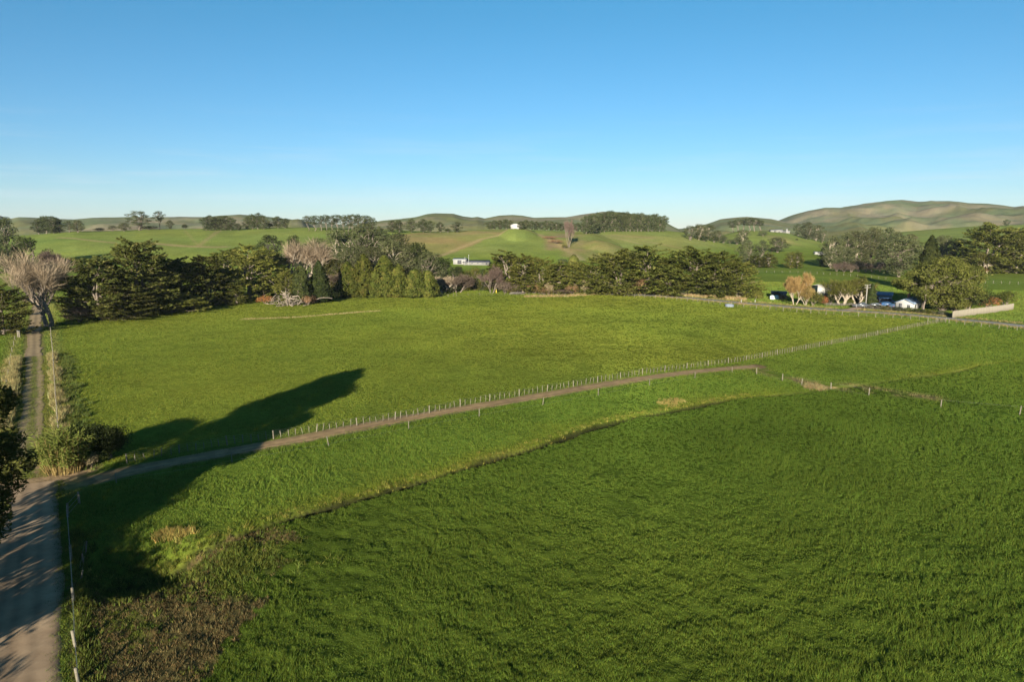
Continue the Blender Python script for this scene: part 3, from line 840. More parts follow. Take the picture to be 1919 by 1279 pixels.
KIND = {}
def K(name, *builds): KIND[name] = list(builds)
K("macro", macrocarpa(1, F_MACRO, 14, 8), macrocarpa(2, F_MACRO, 14, 8.5, .02, 185), macrocarpa(3, F_MACRO, 13, 7.5, .04, 160))
K("macro_dark", macrocarpa(11, F_MACRO_D, 15, 7.5, .02, 190), macrocarpa(12, F_MACRO_D, 15, 6.8, .02, 180), macrocarpa(13, F_MACRO_D, 14, 8, .02, 190))
K("macro_low", macrocarpa(21, F_MACRO, 6, 7, .03, 130, per=64))
K("pine", blobtree(31, F_PINE, BARK, 13, 30, 3.9, .14, 1, (.9, 1.7), 170, .5, .17, .8, .4, .26, egg=.60),
          blobtree(32, F_PINE, BARK, 14, 34, 3.6, .10, 1, (.9, 1.6), 160, .5, .17, .8, .4, .26, egg=.66),
          blobtree(33, F_PINE, BARK, 12, 28, 4.4, .18, 1, (1.0, 1.8), 180, .5, .17, .75, .4, .28, egg=.55))
K("pine_tall", blobtree(41, F_PINE, BARK, 14, 15, 3.4, .52, 1, (.9, 1.6), 150, .5, .17, .7, .5, .24, egg=.5),
               blobtree(42, F_PINE, BARK, 14, 13, 3.0, .56, 1, (.9, 1.5), 150, .5, .17, .7, .5, .22, egg=.45),
               blobtree(43, F_PINE, BARK, 13, 16, 3.8, .48, 1, (.9, 1.7), 150, .5, .17, .65, .5, .24, egg=.5))
K("gum", blobtree(51, F_GUM, BARK_PALE, 14, 46, 4.8, .16, 1, (.9, 1.7), 170, .44, .17, .8, .4, .2, 3, egg=.5),
         blobtree(52, F_GUM, BARK_PALE, 13, 44, 5.0, .14, 1, (.9, 1.8), 165, .44, .17, .75, .4, .2, 3, egg=.48),
         blobtree(53, F_GUM, BARK, 13, 46, 4.4, .12, 1, (.9, 1.6), 170, .44, .17, .8, .4, .2, 2, egg=.5))
K("broad", blobtree(61, F_DARK, BARK_DARK, 9, 26, 4.2, .12, 1, (.9, 1.6), 180, .34, .17, .8, .4, .25, 2, egg=.45),
           blobtree(62, F_DARK, BARK_DARK, 10, 28, 3.8, .08, 1, (.9, 1.6), 180, .34, .17, .8, .4, .25, 2, egg=.5))
K("olive", blobtree(66, F_OLIVE, BARK, 8, 26, 3.6, .06, 1, (.8, 1.4), 180, .34, .16, .8, .4, .2, 2, egg=.5))
K("yard_tree", blobtree(71, F_YARD, BARK, 13, 96, 10.5, .24, 1, (1.3, 2.5), 330, .46, .19, .72, .45, .5, 4, egg=.42))
K("oak", blobtree(76, F_GUM, BARK, 11, 40, 6.2, .20, 1, (1.0, 1.9), 160, .42, .17, .62, .45, .24, 3, egg=.42),
         blobtree(77, F_PINE, BARK, 12, 30, 6.4, .30, 1, (1.0, 1.8), 150, .42, .17, .5, .5, .24, 3, egg=.42))
K("lime_cone", conical(81, F_LIME, 10, 2.9, 4200, .55, .26, sharp=.60, rough=.55, lobes=7), conical(82, F_LIME, 10, 3.3, 4600, .55, .26, sharp=.55, rough=.6, lobes=7), conical(83, F_LIME, 9, 3.6, 4600, .55, .26, sharp=.5, rough=.6, lobes=7))
K("dark_cone", conical(86, F_DARK, 10, 2.6, 5200, sharp=.7, rough=.3))
K("hedge_tree", macrocarpa(88, F_MACRO, 12, 4.2, .02, 150, per=66), macrocarpa(89, F_MACRO, 12, 4.6, .02, 150, per=66))
K("ivy_trunk", conical(91, F_DARK, 10, 2.0, 4200, sharp=.3, rough=.5))
K("bush_dark", bush(101, F_DARK), bush(102, F_DARK, 3.2, 2.0, 8))
K("bush_olive", bush(104, F_OLIVE), bush(105, F_LIME, 3, 2.3, 9))
K("bush_dead", bush(107, F_DEAD, 3, 2.2, 9, 120, .34, .07))
K("bush_red", bush(109, F_RED, 2.6, 2.2, 8, 140))
K("bush_orange", bush(111, F_ORANGE, 5, 2.2, 9, 150))
K("bush_purple", bush(113, F_TWIG_P, 3, 2.2, 10, 190, .55, .035), bush(114, F_TWIG_P, 3, 2.4, 10, 190, .55, .035))
K("bush_straw", bush(117, F_DRYG, 2.4, 1.4, 7, 140, .7, .05, spiky=1.0))
K("bush_grey", bush(119, F_PINE, 2.4, 2.6, 9, 170))
K("clipped", clipped(121, F_MACRO))
K("bare_big", bare(131, F_TWIG, BARK, 17, .42, 4, .40, 2, 15, 1.7, .022, .17, (3, 6), .55))
K("bare", bare(133, F_TWIG, BARK_PALE, 11, .50, 3, .42, 3, 17, 1.3, .035, .22, (3, 6), .5), bare(134, F_TWIG, BARK_PALE, 10, .55, 3, .38, 4, 16, 1.2, .035, .20, (3, 5), .5))
K("bare_purple", bare(136, F_TWIG_P, BARK, 8, .5, 3, .22, 2, 48, 1.1, .035, .22, (3, 5), .4))
K("poplar", bare(138, F_TWIG_P, BARK, 20, .16, 3, .34, 4, 20, 1.6, .05, .30, (4, 6), 1.0))
K("golden", bare(141, F_TWIG_G, BARK_PALE, 11, .42, 3, .26, 3, 60, 1.15, .06, .22, (4, 6), .7))
K("white_limb", bare(143, F_OLIVE, BARK_PALE, 8, .55, 3, .42, 4, 26, 1.1, .05, .24, (3, 5), .35), bare(144, F_OLIVE, BARK_PALE, 8, .5, 3, .40, 3, 30, 1.1, .05, .24, (3, 5), .35))
K("dead_heap", pile(151, BARK_MID), pile(152, BARK, 3, 7, 70))
K("reeds", reeds(161, F_REED, F_CANE, 4.2, 1.9))
K("cabbage", cabbage(171))
K("shade_bush", bush(181, F_DARK, 3.6, 2.6, 14, 420, .24, .11), bush(182, F_OLIVE, 3.4, 2.0, 12, 380, .24, .10))

NAMES = dict(macro="cypress_tree", macro_dark="cypress_tree", macro_low="cypress_tree", pine="pine_tree", pine_tall="pine_tree", gum="gum_tree", broad="broadleaf_tree",
             olive="broadleaf_tree", yard_tree="broadleaf_tree", oak="spreading_tree", lime_cone="conifer_tree", dark_cone="conifer_tree", hedge_tree="hedge_tree", ivy_trunk="ivy_clad_tree",
             bare_big="bare_tree", bare="bare_tree", bare_purple="bare_tree", poplar="poplar_tree", golden="willow_tree", white_limb="bare_tree", dead_heap="branch_heap", reeds="cane_clump",
             cabbage="cabbage_tree", clipped="clipped_bush", roadside="roadside_tree")
def seat(px, py, rmax):
    """as hit(), but a plant on a skyline stands on that crest and not on the range behind"""
    d = ray(px, py); k = math.hypot(d[0], d[1])
    rs = _rs[_rs <= rmax]
    x, y = d[0] / k * rs, d[1] / k * rs
    g = h_base(x, y)
    i = np.nonzero(CAM_H + d[2] / k * rs < g)[0]
    j = int(i[0]) if len(i) else int(np.argmax((g - CAM_H) / rs + (rs > 300) * 10))
    return np.array([x[j], y[j]])
_used = {}
_plants = []
def plant(kind, px, py, hpx, wpx, label, group=None, cat_=None, at=None, tall=None, wide=None, var=None, rz=None, sink=0.0, rmax=1000):
    """stand one plant where the photograph shows its foot; height and width as it measures there"""
    xy = np.asarray(at, float) if at is not None else seat(px, py, rmax)
    z = hz(*xy)
    name = NAMES.get(kind, "shrub")
    vs = KIND[kind]
    i = _used.get(kind, 0); _used[kind] = i + 1
    d = vs[(i if var is None else var) % len(vs)]
    dist = xy[1] * _cp + (CAM_H - z) * _sp
    Ht = tall if tall else hpx / FPX * dist
    src = d['crown'] or d['trunk']
    if 'ext' not in d:
        co = np.empty(len(src.vertices) * 3, np.float32); src.vertices.foreach_get("co", co); co = co.reshape(-1, 3)
        d['ext'] = (np.percentile(np.abs(co[:, 0]), 97) + np.percentile(np.abs(co[:, 1]), 97), np.percentile(co[:, 2], 99.7))
    Wt = wide if wide else wpx / FPX * dist
    s_z = Ht / d['ext'][1]; s_x = Wt / d['ext'][0]
    c = cat_ or ("tree" if name.endswith("tree") else {"shrub": "shrub", "clipped_bush": "bush", "branch_heap": "branch heap", "cane_clump": "canes"}[name])
    o = empty(name, (xy[0], xy[1], z - sink), label, c, group, rz=(random.uniform(0, 6.28) if rz is None else rz))
    o.scale = (s_x, s_x, s_z)
    if d['trunk']: add("trunk" if kind != "dead_heap" else "dead_wood", d['trunk'], o)
    if d['crown']: add("crown" if name not in ("shrub", "clipped_bush", "cane_clump") else "foliage", d['crown'], o)
    _plants.append((name, xy, Wt))
    return o
def ordn(k): return ["first", "second", "third", "fourth", "fifth", "sixth", "seventh", "eighth", "ninth", "tenth", "eleventh", "twelfth", "thirteenth",
                     "fourteenth", "fifteenth", "sixteenth", "seventeenth", "eighteenth", "nineteenth", "twentieth", "twenty-first", "twenty-second",
                     "twenty-third", "twenty-fourth", "twenty-fifth", "twenty-sixth"][k]
# ---------------------------------------------------------------- the plants, one by one
P = plant
# beside the farm lane and behind the big bare tree
P("bare_big", 91, 613, 142, 122, "big leafless buff tree with a forked trunk at the end of the farm lane")
P("macro_dark", 6, 628, 92, 80, "dark cypress leaning over the gate of the farm lane", var=2)
P("pine", 20, 514, 104, 42, "tall dark pine rising from the shelter belt beyond the bare lane tree", var=1)
P("broad", 56, 514, 68, 54, "rounded dark tree at the paddock end of the shelter belt beyond the bare lane tree")
P("pine", -14, 514, 88, 44, "pine cut by the picture edge in the shelter belt beyond the bare lane tree")
P("bush_grey", 22, 514, 46, 66, "grey brushwood under the shelter belt beyond the bare lane tree")
P("bare_purple", 104, 516, 46, 44, "thin twiggy tree standing behind the big bare lane tree")
P("bush_purple", 62, 572, 22, 46, "purple brown brush behind the trunk of the big bare lane tree")
P("bush_olive", 48, 592, 12, 26, "small bright green shrub beside the farm lane")
P("bush_dead", 24, 625, 12, 20, "low dead brown bush by the lane gate posts")
GATE = [(34, 631, "stout gate post at the lane verge, nearer the paddock grass"), (37, 632, "stout gate post at the lane verge, nearer the wheel track")]
P("bush_purple", 150, 604, 34, 54, "purple brush filling the gap between bare lane tree and first cypress")
# the cypress belt along the top of the paddock
cyp = "cypresses of the dark belt along the upper paddock"
P("macro_dark", 190, 601, 118, 112, "dark layered cypress next to the big bare lane tree", cyp, var=0)
P("macro_dark", 262, 592, 140, 132, "tallest dome of the dark cypress belt along the upper paddock", cyp, var=2)
P("macro_dark", 232, 600, 66, 104, "low dark cypress skirt in front of the tallest cypress dome", cyp, var=1)
P("macro_dark", 340, 577, 92, 96, "cypress between the tallest dome and the steep dark cone shaped one", cyp, var=2)
P("macro_dark", 392, 573, 92, 80, "steep cone shaped cypress with a black shaded flank", cyp, var=1)
P("macro_dark", 306, 582, 96, 92, "dark cypress filling the gap right behind the low spreading cypress limbs", cyp, var=0)
P("macro_dark", 150, 598, 82, 70, "lower dark cypress tucked between bare lane tree and the first layered one", cyp, var=2)
P("macro_low", 330, 586, 34, 110, "low spreading cypress limbs over the shaded paddock edge", cyp)
P("macro", 444, 571, 36, 44, "small fresh green cypress at the foot of the olive brown one", cyp, var=2)
P("macro", 470, 562, 100, 112, "olive brown cypress at the wood end of the dark belt", cyp, var=0)
P("macro", 430, 540, 74, 90, "olive cypress showing above and behind the cone shaped one", cyp, var=1)
P("bush_red", 345, 574, 10, 22, "rust red dead bough under the cypress belt")
P("bush_red", 497, 570, 15, 30, "orange brown dead foliage at the foot of the wood")
# the mixed wood
wd = "trees of the mixed wood in mid view"
P("macro_dark", 508, 552, 82, 66, "dark cypress where the cypress belt meets the wood", wd, var=0)
P("broad", 508, 500, 58, 54, "dark round topped tree on the hill side of the wood", wd, var=1)
P("broad", 553, 490, 48, 34, "small dark rounded tree above the pale bare tree in the wood", wd, var=0)
P("bare", 562, 548, 98, 92, "pale leafless tree fanning out in the middle of the wood", wd, var=0)
P("ivy_trunk", 566, 571, 72, 36, "dark ivy smothered trunk in front of the pale bare tree", wd)
P("macro", 540, 566, 60, 40, "olive green young cypress beside the ivy smothered trunk", wd, var=2)
P("dead_heap", 548, 573, 42, 76, "heap of pale fallen branches at the paddock edge of the wood", None)
P("dark_cone", 600, 568, 78, 46, "near black narrow conifer beside the heap of fallen branches", wd)
P("bush_dead", 578, 573, 20, 26, "brown dead bush at the end of the fallen branches")
P("bush_dark", 612, 566, 28, 40, "dark scrub between the branch heap and the bright conifers")
P("bush_olive", 605, 567, 14, 34, "low olive shrub along the paddock edge of the wood")
P("olive", 622, 546, 66, 54, "yellow olive rounded tree behind the dark narrow conifer", wd)
P("bare_purple", 645, 552, 54, 46, "pinkish leafless tree between the olive tree and the bright conifers", wd)
for k, (x, y, h, w, kd, lb) in enumerate([
    (600, 520, 72, 62, "gum", "grey green gum near the pale bare tree, hill side of the wood"),
    (640, 522, 92, 78, "gum", "broad grey gum with pale limbs at the top of the wood"),
    (690, 520, 98, 82, "gum", "tallest loose crowned gum below the row of bare trunked pines"),
    (664, 545, 84, 72, "oak", "tangled pale limbed tree in the heart of the wood"),
    (714, 500, 70, 56, "pine", "pine at the end of the bare trunked row where the hill opens out"),
    (735, 545, 92, 70, "gum", "grey gum behind the bright conifers on the open hill side"),
    (752, 522, 84, 58, "pine", "dark upright pine at the open hill side of the wood"),
    (785, 540, 84, 60, "broad", "dark leafy tree below the upright pine at the wood edge"),
    (765, 525, 66, 50, "gum", "small grey gum beside the upright pine"),
    (805, 545, 72, 54, "gum", "olive grey tree sloping down to the end of the wood"),
    (832, 542, 58, 52, "broad", "dark tree with a reddish crown near the end of the wood"),
    (856, 546, 46, 46, "broad", "last dark tree at the low end of the wood"),
    (700, 552, 88, 60, "gum", "pale stemmed gum rising right behind the bright conifers")]):
    P(kd, x, y, h, w, lb, wd)
for k, (x, h, w, v, lb) in enumerate([(654, 66, 52, 1, "broad bright green conifer at the branch heap end of its clump"), (684, 80, 50, 0, "tall bright green conifer with a fine pointed top"),
    (722, 78, 54, 1, "tallest bright green conifer in the middle of its clump"), (748, 62, 46, 0, "bright green conifer in front of the orange tree"),
    (778, 52, 54, 2, "yellow green conifer with bare pale limbs low down"), (802, 50, 40, 2, "lowest bright green conifer at the shaded meadow end of its clump"),
    (702, 50, 44, 2, "short bright green conifer filling the front of the clump")]):
    P("lime_cone", x, 558, h, w, lb, "bright green conifers at the paddock edge", var=v)
P("bush_orange", 748, 532, 33, 24, "small orange autumn tree among the bright conifers")
P("bare", 832, 549, 34, 44, "low bare shrub with pale stems beside the shaded meadow corner", var=1)
P("bare_purple", 858, 549, 34, 46, "rounded pinkish bare shrub next to the pale stemmed one")
P("bush_dark", 846, 549, 12, 34, "dark hollow bush under the two bare shrubs")
P("olive", 872, 545, 38, 34, "olive tree beside the pinkish bare shrub")
P("olive", 890, 545, 44, 32, "taller olive tree in front of the long low shed")
P("broad", 905, 545, 40, 24, "dark slim tree by the small bare tree in the meadow")
P("bare_purple", 921, 550, 50, 34, "small bare tree with a pale trunk standing alone in the meadow")
P("bush_purple", 946, 550, 24, 40, "reddish brown bare thicket at the start of the cypress hedge")
P("bush_purple", 966, 550, 20, 30, "second reddish brown thicket beside the rough timber stack")
P("bush_dead", 912, 543, 10, 40, "dry straw bank behind the small bare tree")
# the cypress hedge row
hg = "cypresses of the long hedge row beyond the paddock"
for x, y, h, w, kd, v, lb in [(948, 547, 76, 66, "hedge_tree", 0, "pointed end tree of the hedge row beside the reddish thickets"),
    (982, 550, 72, 62, "hedge_tree", 1, "hedge row tree next to the pointed end tree"),
    (1014, 551, 66, 64, "macro", 2, "hedge row cypress behind the pale flax plant"),
    (1046, 551, 60, 56, "hedge_tree", 0, "hedge row tree below the grey bush on the hill foot"),
    (1078, 551, 60, 60, "macro", 2, "hedge row cypress below the clipped round bush"),
    (1112, 551, 66, 74, "macro", 0, "hedge row cypress behind the bushes with straw coloured stems"),
    (1158, 552, 84, 106, "macro", 1, "wide hedge row cypress rising to the first hump"),
    (1212, 552, 90, 124, "macro", 0, "first great hump of the cypress hedge row"),
    (1252, 553, 66, 84, "macro", 2, "hedge row cypress in the saddle between the two humps"),
    (1298, 554, 90, 124, "macro", 1, "second great hump of the cypress hedge row"),
    (1346, 556, 82, 110, "macro", 0, "hedge row cypress stepping down toward the sealed road"),
    (1384, 558, 66, 76, "macro", 2, "end cypress of the hedge row with bare trunks by the road")]:
    P(kd, x, y, h, w, lb, hg, var=v)
for x, y, h, w, kd, lb in [(1000, 551, 20, 34, "bush_dead", "dead brown brush under the first hedge trees"), (1028, 553, 26, 16, "bush_straw", "pale flax plant standing against the hedge row"),
    (1018, 553, 16, 26, "bush_dead", "brown dead bush leaning beside the pale flax plant"), (1045, 552, 16, 20, "bush_olive", "small fresh green bush between the flax and the dry bush"),
    (1056, 553, 12, 34, "bush_purple", "low purple brown scrub under the clipped round bush"), (1072, 553, 20, 22, "bush_dead", "rust coloured dry bush at the paddock edge"),
    (1098, 552, 28, 22, "bush_straw", "tall straw coloured bush beside the rust coloured one"), (1132, 552, 16, 60, "bush_olive", "bright green low skirt of the wide hedge cypress"),
    (1176, 553, 16, 46, "bush_olive", "green bush under the first great hump"), (1205, 552, 34, 44, "bush_dead", "large dead brown gap under the first great hump"),
    (1240, 551, 24, 30, "bush_red", "reddish dead branches in the saddle between the humps"), (1290, 555, 18, 34, "bush_grey", "grey rounded shrub at the road edge under the second hump"),
    (1330, 556, 18, 54, "bush_dark", "dark low shrubs under the hedge beside the road"), (1262, 553, 16, 44, "bush_olive", "green low shrub between the dead gap and the grey shrub"),
    (1360, 557, 16, 40, "bush_dark", "dark bush beside the end cypress trunks")]:
    P(kd, x, y, h, w, lb)
P("clipped", 1075, 496, 19, 20, "clipped egg shaped bush on the hill foot above the hedge")
P("bush_grey", 1055, 495, 10, 18, "low grey bush beside the clipped egg shaped one")
P("clipped", 1417, 561, 22, 24, "clipped egg shaped bush beside the road marker")
P("bush_dark", 1406, 561, 10, 12, "dark tuft at the foot of the roadside clipped bush")
# skyline trees on the grassy hill
sk = "skyline trees on the grassy hill"
for x, y, h, w, kd, v, lb in [(74, 439, 28, 24, "pine", 0, "end pine of the four crowded pines on the hill skyline"), (87, 438, 33, 28, "pine", 2, "highest of the four crowded pines on the hill skyline"),
    (100, 438, 32, 28, "pine", 1, "full crowned pine, third of the four crowded hill pines"), (111, 437, 25, 22, "pine", 2, "smallest of the four crowded pines on the hill skyline"),
    (130, 436, 22, 22, "oak", 1, "first of two spreading trees next to the crowded hill pines"), (147, 436, 23, 22, "oak", 0, "second of two spreading trees next to the crowded hill pines"),
    (186, 434, 7, 18, "bush_dark", 0, "low dark shrub on the bare stretch of hill skyline"), (211, 434, 11, 20, "oak", 1, "low flat topped tree on the hill skyline"),
    (233, 434, 16, 20, "oak", 0, "small round tree beside the flat topped skyline tree"), (262, 432, 36, 42, "oak", 1, "great wind swept spreading tree on the hill skyline"),
    (300, 430, 34, 18, "pine_tall", 0, "slim lone pine beside the great spreading skyline tree"), (319, 430, 17, 12, "pine", 0, "small pine next to the slim lone pine"),
    (347, 429, 9, 11, "bush_dark", 0, "rusty bush alone on the hill skyline"), (278, 431, 8, 34, "bush_dark", 0, "low scrub between the spreading tree and the slim lone pine")]:
    P(kd, x, y, h, w, lb, sk, var=v)
for k, (x, h, w) in enumerate([(386, 24, 20), (394, 28, 18), (404, 25, 20), (414, 26, 20), (424, 27, 22), (433, 24, 18), (447, 13, 14)]):
    P("pine", x, 432, h, w, f"{ordn(k)} tree of the dense pine clump at the seam on the skyline hill", "dense pine clump on the hill")
for k, (x, h, w) in enumerate([(464, 23, 16), (473, 28, 16), (484, 30, 20), (495, 25, 18), (505, 10, 16), (521, 22, 18), (535, 18, 16)]):
    P("pine" if h > 12 else "bush_dark", x, 430 if x < 500 else 428, h, w, f"{ordn(k)} tree of the dark pointed pine group before the blue far hill", "pointed pine group on the hill")
for k, x in enumerate([577, 590, 602, 612, 622, 632, 644, 654, 662, 671, 680, 689, 698]):
    P("pine_tall", x, 433 if x < 640 else 440, [28, 29, 28, 30, 29, 30, 36, 37, 38, 38, 36, 35, 31][k], [19, 18, 17, 16, 17, 20, 16, 18, 16, 18, 16, 18, 18][k],
      f"{ordn(k)} bare trunked pine of the skyline row above the wood", "skyline row of bare trunked pines")
for k, (x, h, w) in enumerate([(735, 22, 18), (748, 23, 18), (771, 25, 21), (793, 25, 20), (806, 22, 18), (825, 19, 15), (839, 8, 12), (856, 19, 19)]):
    P("pine" if h > 10 else "bush_dark", x, 436, h, w, f"{ordn(k)} round headed tree of the spaced row below the green far hill", "spaced round headed trees on the hill")
for k, (x, h, w) in enumerate([(918, 15, 14), (926, 17, 15), (937, 17, 14), (948, 19, 16), (956, 16, 12)]):
    P("pine", x, 430, h, w, f"{ordn(k)} tree of the short row leading up to the white hill hut", "short row beside the hill hut")
for k in range(13):
    P("pine", 976 + k * 9.6, 431, 15 + (k * 7 % 4), 14, f"{ordn(k)} tree of the long low row between the hill hut and the pine block", "long low row behind the hill hut", rmax=720)
for k in range(22):
    x = 1098 + k * 6.9
    P("pine", x, 439 - min(k, 6) * .8, 36 - abs(k - 6) * .5 + (k * 5 % 4), 19, f"{ordn(k)} pine counted from the hut end of the dense pine block", "dense pine block on the hill", rmax=800, var=k)
P("poplar", 1066, 464, 50, 24, "tall thin leafless poplar in the gully beside the hut hill")
P("bush_olive", 1058, 466, 8, 10, "dark green bush at the foot of the leafless poplar")
P("bush_dead", 1042, 458, 8, 26, "brown brush in the gully under the hut hill")
P("bush_dead", 1030, 449, 6, 24, "smaller brown brush higher in the gully near the hut")
# slopes on the house side
for x, y, h, w, kd, v, lb in [(1293, 451, 27, 26, "oak", 1, "dark gum at the pine block end of the hillside grove"), (1310, 450, 29, 26, "gum", 1, "tall gum in the middle of the hillside grove"),
    (1328, 451, 29, 26, "gum", 0, "gum beside the tall middle one of the hillside grove"), (1345, 453, 20, 20, "gum", 2, "shorter gum at the sloping end of the hillside grove"),
    (1320, 453, 10, 16, "bush_dark", 0, "dark bush under the hillside grove"), (1339, 455, 12, 15, "bush_dark", 1, "round dark bush below the hillside grove"),
    (1356, 456, 14, 14, "bush_grey", 0, "grey bush trailing below the hillside grove"), (1368, 457, 8, 12, "bush_grey", 0, "last small grey bush below the hillside grove"),
    (1391, 458, 27, 24, "gum", 1, "lone gum on the slope above the paired trees"), (1381, 459, 15, 16, "bush_grey", 0, "grey shrub beside the lone slope gum"),
    (1399, 497, 46, 32, "gum", 2, "first of the paired tall trees beyond the hedge row"), (1427, 499, 48, 26, "pine", 1, "second of the paired tall trees beyond the hedge row"),
    (1413, 500, 22, 24, "hedge_tree", 0, "dark conifer at the foot of the paired tall trees"), (1440, 502, 26, 28, "hedge_tree", 1, "squat trimmed conifer near the farm road gap"),
    (1424, 502, 18, 22, "hedge_tree", 0, "low trimmed conifer between the paired trees and the squat one"),
    (1481, 503, 30, 22, "hedge_tree", 1, "first of two matching upright conifers by the farm road"), (1494, 503, 32, 22, "hedge_tree", 0, "second of two matching upright conifers by the farm road"),
    (1456, 474, 28, 36, "oak", 0, "spreading dark tree below the white farm buildings"), (1447, 473, 10, 12, "bush_dark", 0, "blue black shrub under the spreading dark tree"),
    (1430, 443, 9, 16, "bush_grey", 0, "scrub on the bank below the hilltop clump"), (1495, 441, 22, 18, "pine", 0, "dark tree beside the white farm buildings"),
    (1512, 449, 32, 26, "gum", 2, "large tree downhill of the white farm buildings"), (1530, 452, 30, 24, "gum", 0, "large tree at the end of the farm building trees"),
    (1541, 455, 22, 16, "gum", 1, "smaller tree next to the end of the farm building trees"), (1493, 451, 3, 5, "bush_dark", 0, "tiny dark bush alone on the green slope")]:
    P(kd, x, y, h, w, lb, None, var=v)
for k, x in enumerate([1373, 1383, 1394, 1404, 1414, 1424]):
    P("pine_tall", x, 434, [22, 24, 25, 26, 25, 21][k], 18, f"{ordn(k)} bare trunked tree of the clump on the house side hilltop", "hilltop clump of bare trunked trees", rmax=950)
bl = "tall mixed trees of the belt beyond the house paddock"
for k, (x, y, h, w, kd) in enumerate([(1558, 503, 60, 38, "gum"), (1582, 502, 64, 40, "pine"), (1606, 501, 66, 42, "gum"), (1632, 500, 72, 42, "gum"), (1657, 499, 70, 44, "pine"),
        (1676, 499, 62, 40, "gum"), (1596, 480, 46, 36, "gum"), (1545, 500, 36, 30, "broad"), (1700, 498, 58, 44, "gum")]):
    P(kd, x, y, h, w, f"{ordn(k)} {'pine' if kd == 'pine' else 'leafy tree'} of the tall belt beyond the house paddock", bl)
P("pine", 1684, 520, 76, 70, "pale trunked pine standing clear in the house paddock", var=2)
P("dark_cone", 1737, 548, 104, 52, "upright dark green conifer behind the house")
P("bush_dark", 1676, 512, 14, 22, "dark shrub behind the pale trunked pine")
for x, y, h, w, kd, v, lb in [(1764, 503, 60, 48, "gum", 0, "grey tree behind the upright conifer"), (1792, 504, 56, 46, "gum", 1, "grey tree between the upright conifer and the great cypress"),
    (1812, 507, 44, 40, "broad", 0, "dark tree in the shadow of the great cypress"), (1852, 512, 92, 112, "macro", 1, "great cypress with a brown bare top on the paddock edge"),
    (1902, 512, 82, 84, "macro_dark", 0, "dark cypress beyond the great brown topped one"), (1945, 512, 96, 84, "macro", 2, "cypress cut by the picture edge beyond the paddock fence"),
    (1846, 513, 40, 34, "white_limb", 0, "pale bleached limbs under the great cypress"), (1834, 513, 14, 30, "bush_dead", 0, "pale brushwood at the foot of the great cypress")]:
    P(kd, x, y, h, w, lb, None, var=v)
P("pine", 1886, 424, 12, 11, "lone round tree on the far green rise", rmax=1300)
P("pine", 1921, 428, 22, 34, "dark tree on the rise at the picture edge", rmax=700)
for k in range(10):
    P("bush_purple", 1568 + k * 13.5, 509.5 + (k % 3) * .6, 17 + k * 3 % 5, 24, f"{ordn(k)} purple bare bush of the orchard row under the tall belt", "orchard row of purple bare bushes")
# round the house
P("golden", 1489, 572, 58, 44, "golden leafless willow standing beside the sealed road")
P("golden", 1509, 573, 36, 30, "lower golden leafless willow beside the tall golden one")
P("bush_olive", 1524, 573, 26, 34, "olive garden shrub between the golden willows and the white barn", var=0)
P("bush_red", 1545, 573, 17, 11, "small rust red shrub at the garden corner")
P("white_limb", 1577, 573, 48, 60, "white limbed bare tree in front of the white barn", var=0)
P("white_limb", 1606, 572, 46, 50, "smaller white limbed bare tree near the power pole", var=1)
P("olive", 1606, 566, 46, 54, "olive leafed tree behind the white limbed trees")
P("bush_olive", 1593, 572, 12, 12, "small bright yellow green bush under the white limbed trees", var=1)
P("dark_cone", 1632, 574, 42, 20, "dark column shaped conifer beside the power pole")
P("bush_dark", 1557, 572, 18, 26, "dark shrub under the barn beside the rust red one")
P("yard_tree", 1766, 583, 98, 136, "huge spreading yellow green tree overhanging the house")
P("cabbage", 1730, 585, 60, 26, "cabbage tree with spiky heads against the huge spreading tree")
P("shade_bush", 1812, 580, 40, 66, "large dark green garden shrub behind the timber wall", var=0)
P("shade_bush", 1790, 584, 24, 50, "lower green garden shrub at the corner of the timber wall", var=1)
P("bush_dark", 1762, 584, 20, 34, "dark shrub in the shade of the huge spreading tree")
P("bush_dead", 1760, 583, 14, 12, "rust brown shrub lit up under the huge spreading tree")
P("bush_red", 1852, 577, 22, 38, "rust red brush heap behind the timber wall")
P("bush_olive", 1884, 573, 28, 36, "olive shrub at the far end of the timber wall", var=1)
P("bush_dark", 1862, 572, 20, 24, "dark shrub between the rust red brush and the olive shrub")
P("bush_dark", 1455, 560, 14, 18, "dark shrub beside the green water tanks")
P("bush_dead", 1466, 564, 12, 18, "rusty shrub in front of the green water tanks")
for k in range(7):
    P("bush_olive" if k % 2 else "bush_dark", 1640 + k * 21, 580.5 + k * 1.9, 9, 26, f"{ordn(k)} low shrub of the garden hedge behind the dark rail fence", "low garden hedge shrubs")
# by the lane corner, close to the viewer
P("reeds", 122, 886, 84, 84, "yellow green cane clump with dry stalks at the lane corner", tall=4.6, wide=4.6, at=G(122, 883))
P("shade_bush", 172, 872, 70, 70, "dark leafy bush beside the yellow cane clump", at=G(172, 868), tall=4.2, wide=4.4, var=0)
P("shade_bush", 208, 868, 60, 60, "lower dark bush at the fence end beside the lane corner", at=G(208, 862), tall=3.6, wide=3.6, var=0)
P("bush_straw", 168, 880, 26, 20, "dry golden stalks at the foot of the dark leafy bush", at=G(170, 876), tall=1.7, wide=1.4)

